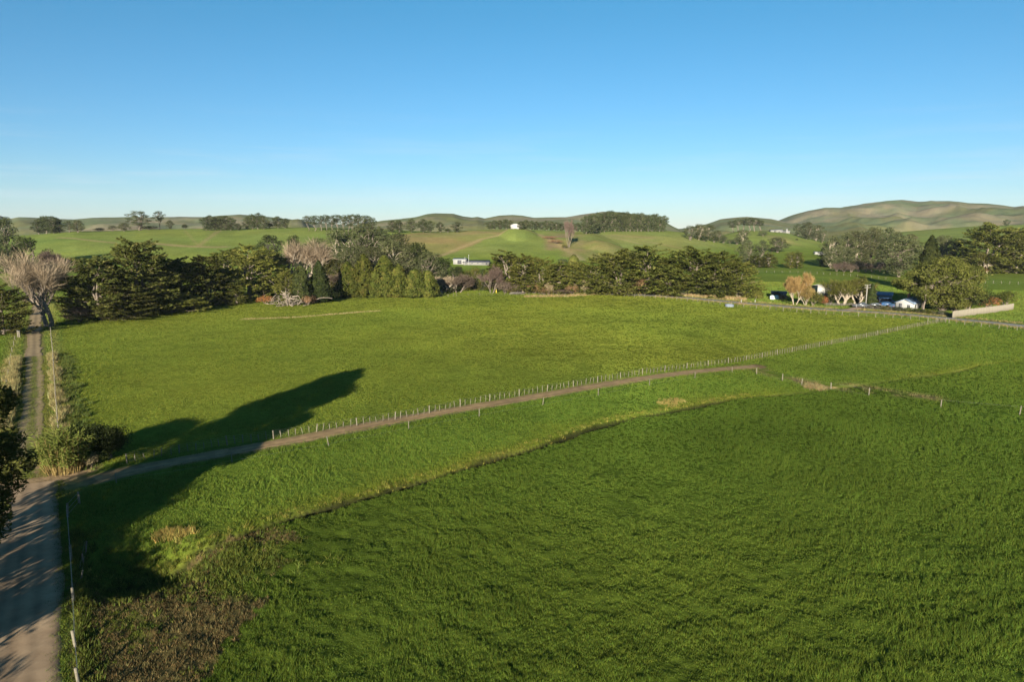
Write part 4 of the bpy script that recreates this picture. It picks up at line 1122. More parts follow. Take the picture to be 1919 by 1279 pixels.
# the roadside tree whose crown reaches in over the gravel road, and the growth that shades the road
def roadside(seed):
    g = np.random.default_rng(seed)
    tr = MB(); parts = []
    H = 17.6
    tops = [limb(tr, (0, 0, -.5), (g.normal() * .6, g.normal() * .6, H * .9), .5, .1, g, .02, 9, 8)]
    for s in range(64):
        t = (s + .5) / 64
        z = 3.6 + (H - 4.0) * t
        w = 5.4 * (1 - max(0, t - .62) / .44) ** .8 * (.70 + .30 * min(1, t * 3))
        a = s * 2.4 + g.normal() * .3
        q = w * g.uniform(.45, .85)
        b = g.uniform(1.1, 1.8) * (1 if t < .85 else .75)
        c = np.array([math.cos(a) * q, math.sin(a) * q, z])
        n = int(g.uniform(750, 1000))
        d, u = shell(n, g, .35)
        Pp = c + u * np.array([b, b, b * .75])
        N = unit(d * .6 + g.normal(size=(n, 3)) * .7 + np.array([0, 0, .2]))
        parts.append(leaves(Pp, N, d * .6 + g.normal(size=(n, 3)) * .6 + np.array([0, 0, .2]), .34, .15, g))
        limb(tr, tops[0][max(1, int(t * 6.5))], c, .12, .03, g, .05, 5, 4)
    V, Q = cat(parts)
    return tree_data(tr, V, Q, BARK, F_OLIVED, H)
F_OLIVED = mat_foliage("roadside_leaves", (.028, .034, .010), (.085, .085, .022), .25, .6)
K("roadside", roadside(5))
P("roadside", 0, 0, 0, 0, "tall dark leafy tree beside the gravel road, its crown cut by the picture edge", at=(-40.4, 44.5), tall=17.8, wide=10.4, rz=0.4)
for x, y, hh, ww, v, lb in [(-37.6, 24, 7.5, 9.0, 1, "broad bush shading the gravel road ahead of the tall leafy tree"), (-40.5, 31, 8.5, 7.0, 2, "rounded tree shading the gravel road under the tall leafy tree"),
                         (-39.0, 28, 9.0, 8.5, 0, "leafy round tree shading the gravel road between two broader ones"), (-36.2, 20, 7.0, 8.5, 2, "dense broad tree shading the gravel road nearer the viewer"),
                         (-35, 14, 5.5, 8.0, 1, "low broad bush shading the near gravel road"), (-45.5, 37, 12.0, 9.6, 0, "broad dark tree behind the tall leafy tree by the gravel road")]:
    P("broad", 0, 0, 0, 0, lb, at=(x, y), tall=hh, wide=ww, var=v)
# ---------------------------------------------------------------- fences
M_POST = mat_rough("weathered_post", (.10, .088, .062), (.185, .165, .12), 6, .95, .3)
M_POST_D = mat_rough("dark_rail_timber", (.05, .045, .04), (.12, .105, .09), 6, .9, .2)
M_WIRE = mat_rough("galvanised_wire", (.22, .22, .21), (.34, .34, .33), 4, .6, 0, metallic=.6)
def post_mesh(name, h, r, k=7, below=.35, mat=None):
    mb = MB()
    mb.tube([(0, 0, -below), (0, 0, h * .5), (0, 0, h - .02), (0, 0, h)], [r, r * .98, r * .96, r * .8], k)
    return mb.mesh(name, mat or M_POST)
def batten_mesh(name, h, w):
    return MB().box((0, 0, h / 2 - .02), (w, w * .75, h + .04)).mesh(name, M_POST)
def fence(label, line, h=1.1, r=.075, gap=4.0, battens=0, wires=4, group=None, bh=None, tilt=3.0, limit=100, wire_r=.004, name="wire_fence", rail=None, at_posts=None, cat_="fence"):
    """posts stand on the ground along the line; wires run through them"""
    L = np.asarray(at_posts, float) if at_posts is not None else resample(line, gap)
    c = L[0]
    z0 = hz(*c)
    o = empty(name, (c[0], c[1], z0), label, cat_, group)
    pm = post_mesh("post", h, r)
    z = h_full(L[:, 0], L[:, 1], False)
    for k, (x, y) in enumerate(L):
        q = add("post", pm, o, (x - c[0], y - c[1], z[k] - z0))
        q.rotation_euler = (R(random.gauss(0, tilt)), R(random.gauss(0, tilt)), random.uniform(0, 6))
        q.scale = (1, 1, random.uniform(.92, 1.06))
    if battens:
        bm_ = batten_mesh("batten", bh or h * .92, r * .95)
        B = []
        for a, b in zip(L[:-1], L[1:]):
            for k in range(1, battens + 1): B.append(a + (b - a) * (k + random.uniform(-.1, .1)) / (battens + 1))
        B = np.array(B)
        B = B[np.argsort(np.hypot(B[:, 0], B[:, 1]))]
        zb = h_full(B[:, 0], B[:, 1], False)
        for k in range(min(limit, len(B))):
            q = add("batten", bm_, o, (B[k, 0] - c[0], B[k, 1] - c[1], zb[k] - z0))
            q.rotation_euler = (R(random.gauss(0, 5)), R(random.gauss(0, 5)), random.uniform(0, 3))
            q.scale = (random.uniform(.8, 1.15), 1, random.uniform(.78, 1.06))
        if len(B) > limit:
            mb = MB()
            for k in range(limit, len(B)):
                mb.box((B[k, 0] - c[0], B[k, 1] - c[1], zb[k] - z0 + (bh or h * .92) / 2 - .02), (r * .95, r * .72, (bh or h * .92) + .04), random.uniform(0, 3))
            tag(mb.build("batten", M_POST, o), kind="stuff")
    for k in range(wires):
        zz = h * (.18 + .74 * k / max(wires - 1, 1)) if wires > 1 else h * .9
        add_wire(o, L, z, c, z0, zz, wire_r)
    if rail:
        for zz in rail:
            mb = MB()
            for a, b, za, zb2 in zip(L[:-1], L[1:], z[:-1], z[1:]):
                d = b - a; ln = math.hypot(*d)
                p0 = np.array([a[0] - c[0], a[1] - c[1], za - z0 + zz]); p1 = np.array([b[0] - c[0], b[1] - c[1], zb2 - z0 + zz])
                u = (p1 - p0) / ln
                s = np.array([-u[1], u[0], 0]) * .02; v = np.array([0, 0, .07])
                V = [p0 - s - v, p0 + s - v, p0 + s + v, p0 - s + v, p1 - s - v, p1 + s - v, p1 + s + v, p1 - s + v]
                mb.raw(V, [(0,1,2,3),(7,6,5,4),(0,4,5,1),(1,5,6,2),(2,6,7,3),(3,7,4,0)])
            mb.build("rail", M_POST_D, o)
    return o
def add_wire(o, L, z, c, z0, zz, r):
    pts = [(x - c[0], y - c[1], zk - z0 + zz) for (x, y), zk in zip(L, z)]
    add("wire", MB().tube(pts, r, 3).mesh("wire", M_WIRE), o)

fence("long post, batten and wire fence running between the upper paddock and the brown race", F_MAIN, 1.12, .075, 5.2, 5, 5, tilt=2.5)
RP = [(218,906),(435,868),(616,836),(766,806),(898,782),(1017,762),(1121,744),(1217,725),(1302,711),(1372,700)]
fence("single wire electric fence of widely spaced posts along the drain side of the race", None, 1.1, .052, at_posts=GP(RP), wires=2, tilt=3.5)
fence("post and wire fence turning down from the race end to the drain crossing", None, 1.2, .08, at_posts=GP([(1418,703),(1466,715),(1502,723),(1557,731),(1628,742)]), wires=2, tilt=2.5)
fence("widely spaced posts and a wire crossing the big paddock beyond the drain crossing", None, 1.2, .075, at_posts=GP([(1763,763),(1911,776),(2060,788)]), wires=1, tilt=3)
fence("roadside fence of stout grey posts along the gravel road edge", None, 1.2, .095, at_posts=np.array([G(152,1345), G(148,1285), G(142,1216), G(138,1130), G(133,1050), G(127,970), G(149,945)]), wires=3, tilt=3.5, wire_r=.007)
fence("leaning pair of rails and posts above the shaded hollow", None, 1.0, .06, at_posts=np.array([G(151,1078), G(156,1048), G(160,1030)]), wires=2, tilt=10)
LB = resample(LANE[3:-8], 3.0)
_tb = np.gradient(LB, axis=0); _tb /= np.linalg.norm(_tb, axis=1)[:, None]; _nb = np.stack([-_tb[:, 1], _tb[:, 0]], 1)
fence("close set pale posts and wire dividing the farm lane from the upper paddock", None, 1.15, .07, at_posts=resample(GP([(110,815),(106,760),(102,710),(99,660),(95,621)]), 2.6), wires=4, tilt=1.5)
fence("sagging wire fence hidden in the dry grass on the far side of the farm lane", None, 1.1, .06, at_posts=resample(GP([(10,745),(16,700),(22,665),(28,637)]), 9), wires=3, tilt=3)
RF = chaikin(GP([(1170,557),(1260,564),(1340,572),(1400,578),(1460,583),(1530,590),(1620,596),(1700,601),(1772,608)]), 1)
fence("short post and wire fence along the upper paddock side of the sealed road", RF, 1.15, .085, 4.2, 1, 4, tilt=3, limit=40)
fence("post and wire fence along the near paddock side of the sealed road", chaikin(GP([(1778,609),(1850,617),(1919,623),(2010,634)]), 1), 1.1, .08, 4.0, 1, 4, tilt=3)
fence("distant wire fence crossing the field behind the golden willow", HP([(1422,511),(1500,512),(1580,517),(1640,522),(1660,524)]), 1.2, .08, 4.2, 0, 3, tilt=3)
fence("distant wire fence crossing the field beyond the timber wall", HP([(1818,531),(1870,532),(1940,534)]), 1.25, .08, 3.2, 0, 3, tilt=2)
fence("pale stake fence in the shaded corner of the meadow by the wood", HP([(812,557),(840,557),(850,556)]), 1.1, .06, 2.6, 0, 3, tilt=3)
fence("faint wire fence at the top edge of the meadow before the cypress hedge", HP([(855,556),(900,554),(960,554),(1060,553.5)]), 1.0, .05, 4.5, 0, 3, tilt=3)
fence("dark post and rail fence along the garden front beside the sealed road", HP([(1620,580),(1660,583),(1700,586),(1740,590),(1783,595)]), 1.05, .07, 2.6, 0, 0, tilt=1, rail=(.35, .65, .95), name="rail_fence")
fence("dark post and rail fence in front of the white limbed trees", HP([(1548,574),(1575,574.5),(1605,575)]), 1.0, .07, 2.6, 0, 0, tilt=1, rail=(.35, .65, .92), name="rail_fence")
# pale timber wall
M_WALLT = mat_rough("silvered_boards", (.195, .168, .12), (.27, .24, .18), 3.0, .9, .2, stretch=(1, 1, .08))
def board_wall(label, pts, h):
    c = pts[0]; z0 = hz(*c)
    o = empty("timber_wall", (c[0], c[1], z0), label, "wall")
    a, b = pts
    d = b - a; L = math.hypot(*d); u = d / L; rz = math.atan2(u[1], u[0])
    n = int(L / 2.4)
    for k in range(n):
        mid = a + u * L * (k + .5) / n
        mb = MB()
        m_ = int(L / n / .16)
        for q in range(m_):
            s = (q + .5) / m_ - .5
            pc = mid + u * s * L / n
            mb.box((pc[0] - c[0], pc[1] - c[1], hz(*mid) - z0 + h / 2 - .1 + random.gauss(0, .012)), (L / n / m_ * .94, .03 + .012 * (q % 2), h + .2), rz)
        mb.build("board_panel", M_WALLT, o)
    pm = MB().box((0, 0, h / 2 - .15), (.11, .11, h + .3)).mesh("post", M_POST)
    nrm = np.array([-u[1], u[0]]) * .09
    for k in range(n + 1):
        pp = a + u * L * k / n + nrm
        q = add("post", pm, o, (pp[0] - c[0], pp[1] - c[1], hz(*pp) - z0)); q.rotation_euler.z = rz
    for zz in (.35, h - .3):
        mb = MB(); mid = a + d / 2 + nrm * .55
        mb.box((mid[0] - c[0], mid[1] - c[1], hz(*mid) - z0 + zz), (L, .05, .10), rz); mb.build("rail", M_POST, o)
    return o
board_wall("long pale timber board wall at the garden corner by the sealed road", HP([(1785,597), (1899,581)]), 1.95)

# ---------------------------------------------------------------- buildings
M_WHITE = mat_rough("white_weatherboard", (.27, .262, .245), (.33, .322, .30), 2.0, .7, .1, stretch=(.2, .2, 8))
M_CREAM = mat_rough("cream_boards", (.17, .165, .15), (.23, .222, .205), 2.0, .8, .1)
M_ROOFD2 = mat_rough("grey_roofing", (.14, .14, .14), (.2, .2, .2), 1.0, .6, .05)
M_ROOFB = mat_rough("blue_grey_roofing", (.10, .14, .20), (.16, .21, .28), 2.0, .45, .1)
M_ROOFW = mat_rough("pale_roofing", (.25, .25, .245), (.32, .32, .31), 1.0, .5, .05)
M_ROOFD = mat_rough("dark_roofing", (.05, .05, .055), (.10, .10, .11), 1.0, .6, .05)
M_GLASS, _n2, _l2, _p = new_mat("window_glass")
_p.inputs["Base Color"].default_value = (.02, .025, .03, 1); _p.inputs["Roughness"].default_value = .08
M_FRAME = mat_rough("white_frame", (.30, .30, .29), (.36, .36, .35), 2, .6)
M_TRIMD = mat_rough("dark_joinery", (.04, .04, .045), (.08, .08, .085), 2, .6)
def window(parent, x, y, z, w, h, face, frame=M_FRAME):
    """face: 'x-','x+','y-','y+' says which wall it sits on; stands 3 cm proud"""
    ax, sg = face[0], (1 if face[1] == '+' else -1)
    f = MB()
    t = .07
    def bx(mb, u, v, du, dv, off, th):
        if ax == 'x': mb.box((x + sg * off, y + u, z + v), (th, du, dv))
        else: mb.box((x + u, y + sg * off, z + v), (du, th, dv))
    bx(f, -w / 2 + t / 2, 0, t, h, .015, .06); bx(f, w / 2 - t / 2, 0, t, h, .015, .06)
    bx(f, 0, h / 2 - t / 2, w - 2 * t, t, .015, .06); bx(f, 0, -h / 2 + t / 2, w - 2 * t, t, .015, .06)
    bx(f, 0, 0, t * .6, h - 2 * t, .015, .05)
    fo = f.build("window", frame, parent)
    g = MB(); bx(g, 0, 0, w - 2 * t, h - 2 * t, .006, .02)
    g.build("pane", M_GLASS, fo)
def door(parent, x, y, z, w, h, face, mat):
    ax, sg = face[0], (1 if face[1] == '+' else -1)
    d = MB()
    if ax == 'x': d.box((x + sg * .02, y, z), (.06, w, h))
    else: d.box((x, y + sg * .02, z), (w, .06, h))
    return d.build("door", mat, parent)
def gable_house(name, label, xy, rz, L, W, h, rise, wall, roof, eave=.45, windows=(), doors=(), chimney=None, z_extra=0.0):
    """long axis along local x"""
    o = empty(name, (xy[0], xy[1], hz(*xy) + z_extra), label, "shed" if "shed" in name else ("hut" if "hut" in name else ("barn" if "barn" in name else "house")), None, rz)
    mb = MB()
    prof = [(-W / 2, -.6), (W / 2, -.6), (W / 2, h), (0, h + rise), (-W / 2, h)]
    n = 5
    V = [(-L / 2, p[0], p[1]) for p in prof] + [(L / 2, p[0], p[1]) for p in prof]
    Q = [(i, (i + 1) % n, n + (i + 1) % n, n + i) for i in (0, 1, 4)]
    mb.raw(V, Q, [(0, 4, 3), (0, 3, 2), (0, 2, 1), (5, 6, 7), (5, 7, 8), (5, 8, 9)])
    mb.build("wall", wall, o)
    rf = MB()
    for s in (-1, 1):
        y0, y1 = s * (W / 2 + eave), 0.0
        z0, z1 = h - rise * eave / (W / 2) + .02, h + rise + .02
        t = .12
        X = L / 2 + eave
        V = [(-X, y0, z0), (X, y0, z0), (X, y1, z1), (-X, y1, z1), (-X, y0, z0 + t), (X, y0, z0 + t), (X, y1, z1 + t), (-X, y1, z1 + t)]
        rf.raw(V, [(0,3,2,1),(4,5,6,7),(0,1,5,4),(2,3,7,6),(1,2,6,5),(0,4,7,3)])
        for k in range(int(X * 2 / .8)):
            xk = -X + .4 + k * .8
            d = np.array([0, y1 - y0, z1 - z0])
            p0, p1 = np.array([xk, y0, z0 + t + .015]), np.array([xk, y1 * .98 + y0 * .02, z1 + t + .01])
            rf.tube([p0, p1], .03, 4)
    r = rf.build("roof", roof, o)
    if chimney:
        c = MB(); c.box((chimney, W * .12, h + rise + .35), (.7, .6, 1.5)); c.box((chimney, W * .12, h + rise + 1.14), (.84, .74, .10)); c.build("chimney", BRICK, r)
    for w_ in windows: window(o, *w_)
    for d_ in doors: door(o, *d_)
    return o
BRICK = mat_rough("red_brick", (.20, .09, .06), (.32, .15, .10), 6, .9, .2)
hp = hit(1697, 582)
gable_house("farm_house", "white farmhouse with a blue grey roof in the shade of the huge tree", hp + np.array([3.6, 5.0]), R(48), 10.0, 4.8, 2.2, 1.1, M_WHITE, M_ROOFB,
    windows=[(-5.0, -1.15, 1.25, .9, 1.0, 'x-'), (-2.6, -2.4, 1.3, 1.3, 1.0, 'y-'), (0.3, -2.4, 1.3, 1.3, 1.0, 'y-'), (3.4, -2.4, 1.3, 1.2, 1.0, 'y-'), (-2.0, 2.4, 1.3, 1.3, 1.0, 'y+')],
    doors=[(1.9, -2.4, 1.0, .9, 2.0, 'y-', M_TRIMD), (-5.0, 1.1, 1.0, .85, 2.0, 'x-', M_TRIMD)], chimney=2.4)
gable_house("garden_shed", "small shed with a blue grey roof beside the parked cars", hit(1668, 571) + np.array([3, 12.0]), R(-32), 7.0, 5.0, 2.2, .9, M_WHITE, M_ROOFB,
    doors=[(-1.4, -2.5, 1.0, 2.2, 1.9, 'y-', M_TRIMD)], windows=[(1.9, -2.5, 1.3, 1.2, .9, 'y-')])
# long white barn with a one-slope roof
bp = hit(1597, 560)
o = empty("white_barn", (bp[0], bp[1] + 8, hz(bp[0], bp[1] + 8)), "long white barn with a pale one slope roof behind the white limbed trees", "barn", None, R(-7))
L, W = 20.0, 8.0
mb = MB()
V = []
for x in (-L / 2, L / 2): V += [(x, -W / 2, -.5), (x, W / 2, -.5), (x, W / 2, 3.2), (x, -W / 2, 4.4)]
mb.raw(V, [(0,3,2,1),(4,5,6,7),(1,2,6,5),(0,1,5,4)])
for x0, x1 in ((-L/2, -7.4), (-2.6, -2.0), (2.2, 2.8), (7.4, L/2)): mb.box(((x0 + x1) / 2, -W / 2 - .03, 1.6), (x1 - x0 - .004, .14, 4.2))
mb.box((0, -W / 2 - .035, 4.0), (L - .01, .12, .55))
mb.build("wall", M_WHITE, o)
for xc, w_ in ((-5.0, 4.6), (.1, 4.0), (5.1, 4.4)):
    d = MB(); d.box((xc, -W / 2 - .02, 1.75), (w_, .05, 3.9)); d.build("bay_door", M_TRIMD, o)
rf = MB(); t = .14
V = [(-L/2-.7, -W/2-1.2, 4.57), (L/2+.7, -W/2-1.2, 4.57), (L/2+.7, W/2+.4, 3.1), (-L/2-.7, W/2+.4, 3.1)]
V = V + [(a, b, c + t) for a, b, c in V]
rf.raw(V, [(3,2,1,0),(4,5,6,7),(0,1,5,4),(1,2,6,5),(2,3,7,6),(3,0,4,7)]); rf.build("roof", M_ROOFW, o)
window(o, -L / 2, 0, 1.9, 1.2, 1.0, 'x-')
# hut on the hill
hh = seat(966, 428, 640)
o = empty("hill_hut", (hh[0], hh[1], hz(*hh)), "white hut with a rounded roof on the crest of the central hill", "hut", None, R(8))
th = np.linspace(0, math.pi, 13)
prof = [(4.2, -.6)] + [(4.2 * math.cos(a), 1.5 + 1.9 * math.sin(a)) for a in th] + [(-4.2, -.6)]
n_ = len(prof); mb = MB()
V = [(p[0], -2.6, p[1]) for p in prof] + [(p[0], 2.6, p[1]) for p in prof]
mb.raw(V, [(i, i + 1, n_ + i + 1, n_ + i) for i in (0, n_ - 2)], [(0, i, i + 1) for i in range(1, n_ - 1)] + [(n_, n_ + i + 1, n_ + i) for i in range(1, n_ - 1)])
mb.build("wall", M_WHITE, o)
rp = [(4.45 * math.cos(a), 1.5 + 2.1 * math.sin(a)) for a in th]; rq = [(4.32 * math.cos(a), 1.5 + 1.98 * math.sin(a)) for a in th]
mb = MB(); k_ = len(rp)
V = [(p[0], y, p[1]) for y in (-3.0, 3.0) for p in rp + rq]
Q = []
for i in range(k_ - 1):
    Q += [(i, i + 1, 2 * k_ + i + 1, 2 * k_ + i), (k_ + i, 3 * k_ + i, 3 * k_ + i + 1, k_ + i + 1), (i, k_ + i, k_ + i + 1, i + 1), (2 * k_ + i, 2 * k_ + i + 1, 3 * k_ + i + 1, 3 * k_ + i)]
mb.raw(V, Q); mb.build("roof", M_ROOFW, o)
door(o, 1.3, -2.6, 1.0, 1.6, 2.0, 'y-', M_ROOFW)
# long low shed at the hill foot
s0 = seat(893, 496, 700)
gable_house("long_shed", "long low white shed with a dark roof at the foot of the hut hill", s0, R(-3), 16.0, 6.0, 1.3, 1.2, M_CREAM, M_ROOFD, .35,
            windows=[(x, -3.0, .75, 1.3, .5, 'y-') for x in (-6, -2.5, 1, 4)], doors=[(6.5, -3.0, .6, 1.0, 1.2, 'y-', M_TRIMD)])
gable_house("milking_shed", "small white shed showing between the wood and the long low shed", seat(863, 495, 700), R(-10), 8.0, 5.0, 2.5, .9, M_WHITE, M_ROOFW, .35, doors=[(0, -2.5, 1.2, 2.6, 2.3, 'y-', M_TRIMD)])
for x, lb in ((872, "thin pale pole standing beside the small white shed"), (879, "thin pale pole standing at the dark roof end of the long low shed")):
    q = seat(x, 496, 700); hgt = 4.5 if x == 872 else 6
    o = empty("thin_pole", (q[0], q[1] - 3, hz(q[0], q[1] - 3)), lb, "pole")
    MB().tube([(0, 0, -.4), (0, 0, hgt)], [.12, .08], 7).build("shaft", M_FRAME, o)
    MB().box((0, 0, hgt + .1), (.5, .2, .2)).build("lamp_head", M_FRAME, o)
# farm buildings on the rise
for px, py, L, W, h, rz, lb in ((1450, 434, 9, 5, 1.8, 5, "low white farm building at the hilltop clump end of the rise"), (1459, 434, 8, 5, 2.6, -6, "tall white farm building with a pale roof on the rise"),
                            (1466, 434.5, 4, 4, 1.6, 0, "small pink white cottage between the white farm buildings"), (1475, 434.5, 6, 5, 2.2, -20, "white house beside the dark tree on the rise")):
    q = seat(px, py, 900)
    gable_house("farm_barn", lb, q, R(rz), L, W, h, 1.0, M_CREAM, M_ROOFD2, .4, doors=[(0, -W / 2, .75, 1.4, 1.5, 'y-', M_TRIMD)])
q = seat(1463, 433, 900); o = empty("grain_silo", (q[0] + 5, q[1] - 6, hz(q[0] + 5, q[1] - 6)), "grey silo standing among the white farm buildings", "silo")
MB().tube([(0, 0, -.5), (0, 0, 4.5)], 1.1, 16).build("drum", M_CREAM, o); MB().tube([(0, 0, 4.5), (0, 0, 5.2)], [1.2, .12], 16).build("cap", M_ROOFD2, o)
gable_house("roadside_shed", "small white shed beside the farm road below the tall tree belt", seat(1536, 478, 900), R(0), 9, 4, 1.8, .8, M_WHITE, M_ROOFW, .3, doors=[(0, -2, .8, 2, 1.5, 'y-', M_TRIMD)])

# power pole
pp = hit(1622, 576)
o = empty("power_pole", (pp[0], pp[1], hz(*pp)), "grey concrete power pole with two crossarms beside the driveway", "pole", None, R(20))
M_CONC = mat_rough("grey_concrete", (.16, .15, .125), (.23, .215, .185), 4, .9, .2)
MB().box((0, 0, 3.3), (.30, .26, 7.6)).build("shaft", M_CONC, o)
for z in (6.9, 6.1):
    MB().box((0, -.19, z), (2.5, .12, .14)).build("crossarm", M_POST, o)
    for x in (-1.1, -.5, .5, 1.1):
        MB().tube([(x, -.19, z + .07), (x, -.19, z + .22), (x, -.19, z + .3)], [.05, .06, .03], 8).build("insulator", M_FRAME, o)
# road markers
for px, py, lb in ((1389, 568, "white marker post on the paddock side of the sealed road"), (1415, 568, "white marker post in front of the clipped egg shaped bush")):
    q = hit(px, py)
    o = empty("marker_post", (q[0], q[1], hz(*q)), lb, "marker post", None, R(-40))
    MB().box((0, 0, .5), (.16, .10, 1.3)).build("shaft", M_FRAME, o)
    MB().box((0, -.056, .95), (.10, .012, .2)).build("reflector", BRICK, o)
# trough in the paddock corner
q = hit(1367, 575)
o = empty("water_trough", (q[0], q[1], hz(*q)), "round dark blue grey water trough in the corner of the upper paddock", "trough")
a = np.linspace(0, 2 * math.pi, 24, endpoint=False)
def ring(r, z): return np.stack([r * np.cos(a), r * np.sin(a), 0 * a + z], 1)
M_TROUGH = mat_rough("dark_concrete", (.10, .12, .15), (.17, .19, .22), 3, .8)
V = np.concatenate([ring(1.35, -.1), ring(1.3, .75), ring(1.12, .75), ring(1.05, .2)])
Q = [(k * 24 + i, k * 24 + (i + 1) % 24, (k + 1) * 24 + (i + 1) % 24, (k + 1) * 24 + i) for k in range(3) for i in range(24)]
add("basin", mk_mesh("basin", V, np.array(Q), M_TROUGH), o)
V = np.concatenate([ring(1.08, .6), [[0, 0, .6]]]); add("trough_water", mk_mesh("trough_water", V, np.array([(24, i, (i + 1) % 24) for i in range(24)]), mw), o)
# tanks by the golden willow
M_TANK = mat_rough("pale_green_tank", (.42, .52, .46), (.52, .62, .55), 1.5, .5)
for k, (px, lb) in enumerate(((1447, "pale green water tank nearest the clipped roadside bush"), (1455, "pale green water tank beside the dark shrub"))):
    q = hit(px, 562)
    o = empty("water_tank", (q[0], q[1], hz(*q)), lb, "tank")
    MB().tube([(0, 0, -.1), (0, 0, .6), (0, 0, 1.25), (0, 0, 1.4), (0, 0, 1.55)], [.82, .86, .84, .6, .22], 18).build("drum", M_TANK, o)
    MB().tube([(0, 0, 1.52), (0, 0, 1.64)], [.25, .24], 12).build("lid", M_ROOFD, o)
o_ = hit(1462, 560) + np.array([1.0, 4.0])
gable_house("stock_shed", "small grey roofed shed behind the pale green tanks", o_, R(-20), 5.0, 3.5, 1.6, .6, M_ROOFW, M_ROOFD, .25, doors=[(0, -1.75, .75, 1.2, 1.45, 'y-', M_TRIMD)])

# vehicles
M_TYRE = mat_rough("tyre_rubber", (.012, .012, .012), (.03, .03, .03), 4, .9)
M_RIM = mat_rough("alloy_rim", (.35, .35, .36), (.5, .5, .5), 4, .4, metallic=.8)
M_LAMP, _n3, _l3, _p3 = new_mat("lamp_lens"); _p3.inputs["Base Color"].default_value = (.7, .7, .68, 1); _p3.inputs["Roughness"].default_value = .1
M_TAIL, _n3, _l3, _p3 = new_mat("tail_lens"); _p3.inputs["Base Color"].default_value = (.35, .02, .02, 1); _p3.inputs["Roughness"].default_value = .2
def paint(name, c):
    m, n, l, p = new_mat(name); p.inputs["Base Color"].default_value = (*c, 1); p.inputs["Roughness"].default_value = .28; p.inputs["Coat Weight"].default_value = .6
    return m
def car(name, label, xy, rz, mat, kind="hatch", cat_="car"):
    o = empty(name, (xy[0], xy[1], hz(*xy) + .05), label, cat_, None, rz)
    if kind == "ute": top = [(-2.5, .95), (-.35, .98), (-.25, 1.05), (.05, 1.68), (1.0, 1.70), (1.55, 1.10), (2.45, .98), (2.55, .5)]
    elif kind == "van": top = [(-2.3, 1.0), (-2.25, 1.9), (-2.1, 2.0), (1.2, 2.0), (1.95, 1.2), (2.4, 1.05), (2.45, .5)]
    else: top = [(-2.15, .9), (-1.95, 1.15), (-1.6, 1.42), (-.9, 1.5), (.3, 1.48), (1.05, 1.02), (2.0, .86), (2.15, .5)]
    prof = [(top[0][0] - .03, .32)] + top + [(top[-1][0], .32)]
    n = len(prof)
    V = []
    for y, k in ((-.88, 0), (-.80, 1), (.80, 1), (.88, 0)):
        for x, z in prof:
            if z > 1.02: V.append((x, y * (.88 if k == 0 else .86), z - (.06 if k == 0 else 0)))
            else: V.append((x, y, z - (.03 if k == 0 else 0) * (z > .6)))
    Q = []
    for s in range(3):
        for i in range(n): Q.append((s * n + i, s * n + (i + 1) % n, (s + 1) * n + (i + 1) % n, (s + 1) * n + i))
    mb = MB().raw(V, Q, [(0, i + 1, i) for i in range(1, n - 1)] + [(3 * n, 3 * n + i, 3 * n + i + 1) for i in range(1, n - 1)])
    mb.build("body", mat, o)
    def glass(p, nm):
        mb = MB(); mb.raw(p, [(0, 1, 2, 3)]); mb.build(nm, M_GLASS, o)
    hi = [q for q in top if q[1] > 1.3]
    x0, x1 = hi[0][0] + .08, hi[-1][0] - .05; zt = hi[0][1] - .12
    for s in (-1, 1):
        glass([(x0 - .12, s * .842, 1.06), (x1 + .42, s * .842, 1.06), (x1, s * .80, zt), (x0, s * .80, zt)][::s], "side_window")
    fr = top[top.index(hi[-1]) + 1]
    glass([(fr[0] - .06, -.66, fr[1] + .08), (fr[0] - .06, .66, fr[1] + .08), (hi[-1][0] + .10, .62, hi[-1][1] - .05), (hi[-1][0] + .10, -.62, hi[-1][1] - .05)], "windscreen")
    for x in (-1.4, 1.45):
        for s in (-1, 1):
            w = MB(); w.tube([(x, s * .70, .33), (x, s * .91, .33)], .33, 16); wo = w.build("wheel", M_TYRE, o)
            w = MB(); w.tube([(x, s * .88, .33), (x, s * .925, .33)], .20, 12); w.build("rim", M_RIM, wo)
    for s in (-1, 1):
        MB().box((top[-1][0] - .02, s * .62, .72), (.10, .34, .14)).build("headlight", M_LAMP, o)
        MB().box((top[0][0] + .0, s * .68, .82), (.10, .2, .18)).build("tail_light", M_TAIL, o)
    return o
car("parked_car", "dark car with a pale load parked by the rail fence at the driveway", hit(1613, 577), R(-20), paint("grey_paint", (.06, .065, .07)), "ute")
car("parked_car", "blue car parked in the house shade beside the white gable", hit(1664, 576), R(-15), paint("blue_paint", (.03, .08, .18)), "hatch")
car("parked_car", "dark blue car parked behind the blue one near the shed", hit(1660, 570), R(-12), paint("navy_paint", (.02, .04, .09)), "van")
car("parked_car", "silver car parked beside the dark column shaped conifer", hit(1643, 578), R(-5), paint("silver_paint", (.13, .135, .14)), "hatch")
car("parked_car", "small pale blue car parked between the silver one and the house gable", hit(1676, 579), R(35), paint("pale_blue_paint", (.05, .08, .13)), "hatch")
gable_house("tractor_shed", "low open shed with a rusty grey roof behind the parked cars", hit(1650, 567) + np.array([0, 9.0]), R(-14), 8.0, 4.5, 1.9, .7, M_ROOFW, M_ROOFD, .3, doors=[(-1.6, -2.25, .9, 2.6, 1.75, 'y-', M_TRIMD), (1.7, -2.25, .9, 2.6, 1.75, 'y-', M_TRIMD)])
car("parked_car", "white car half hidden under the huge spreading tree", hit(1786, 566), R(-30), paint("white_paint", (.4, .4, .4)), "hatch")
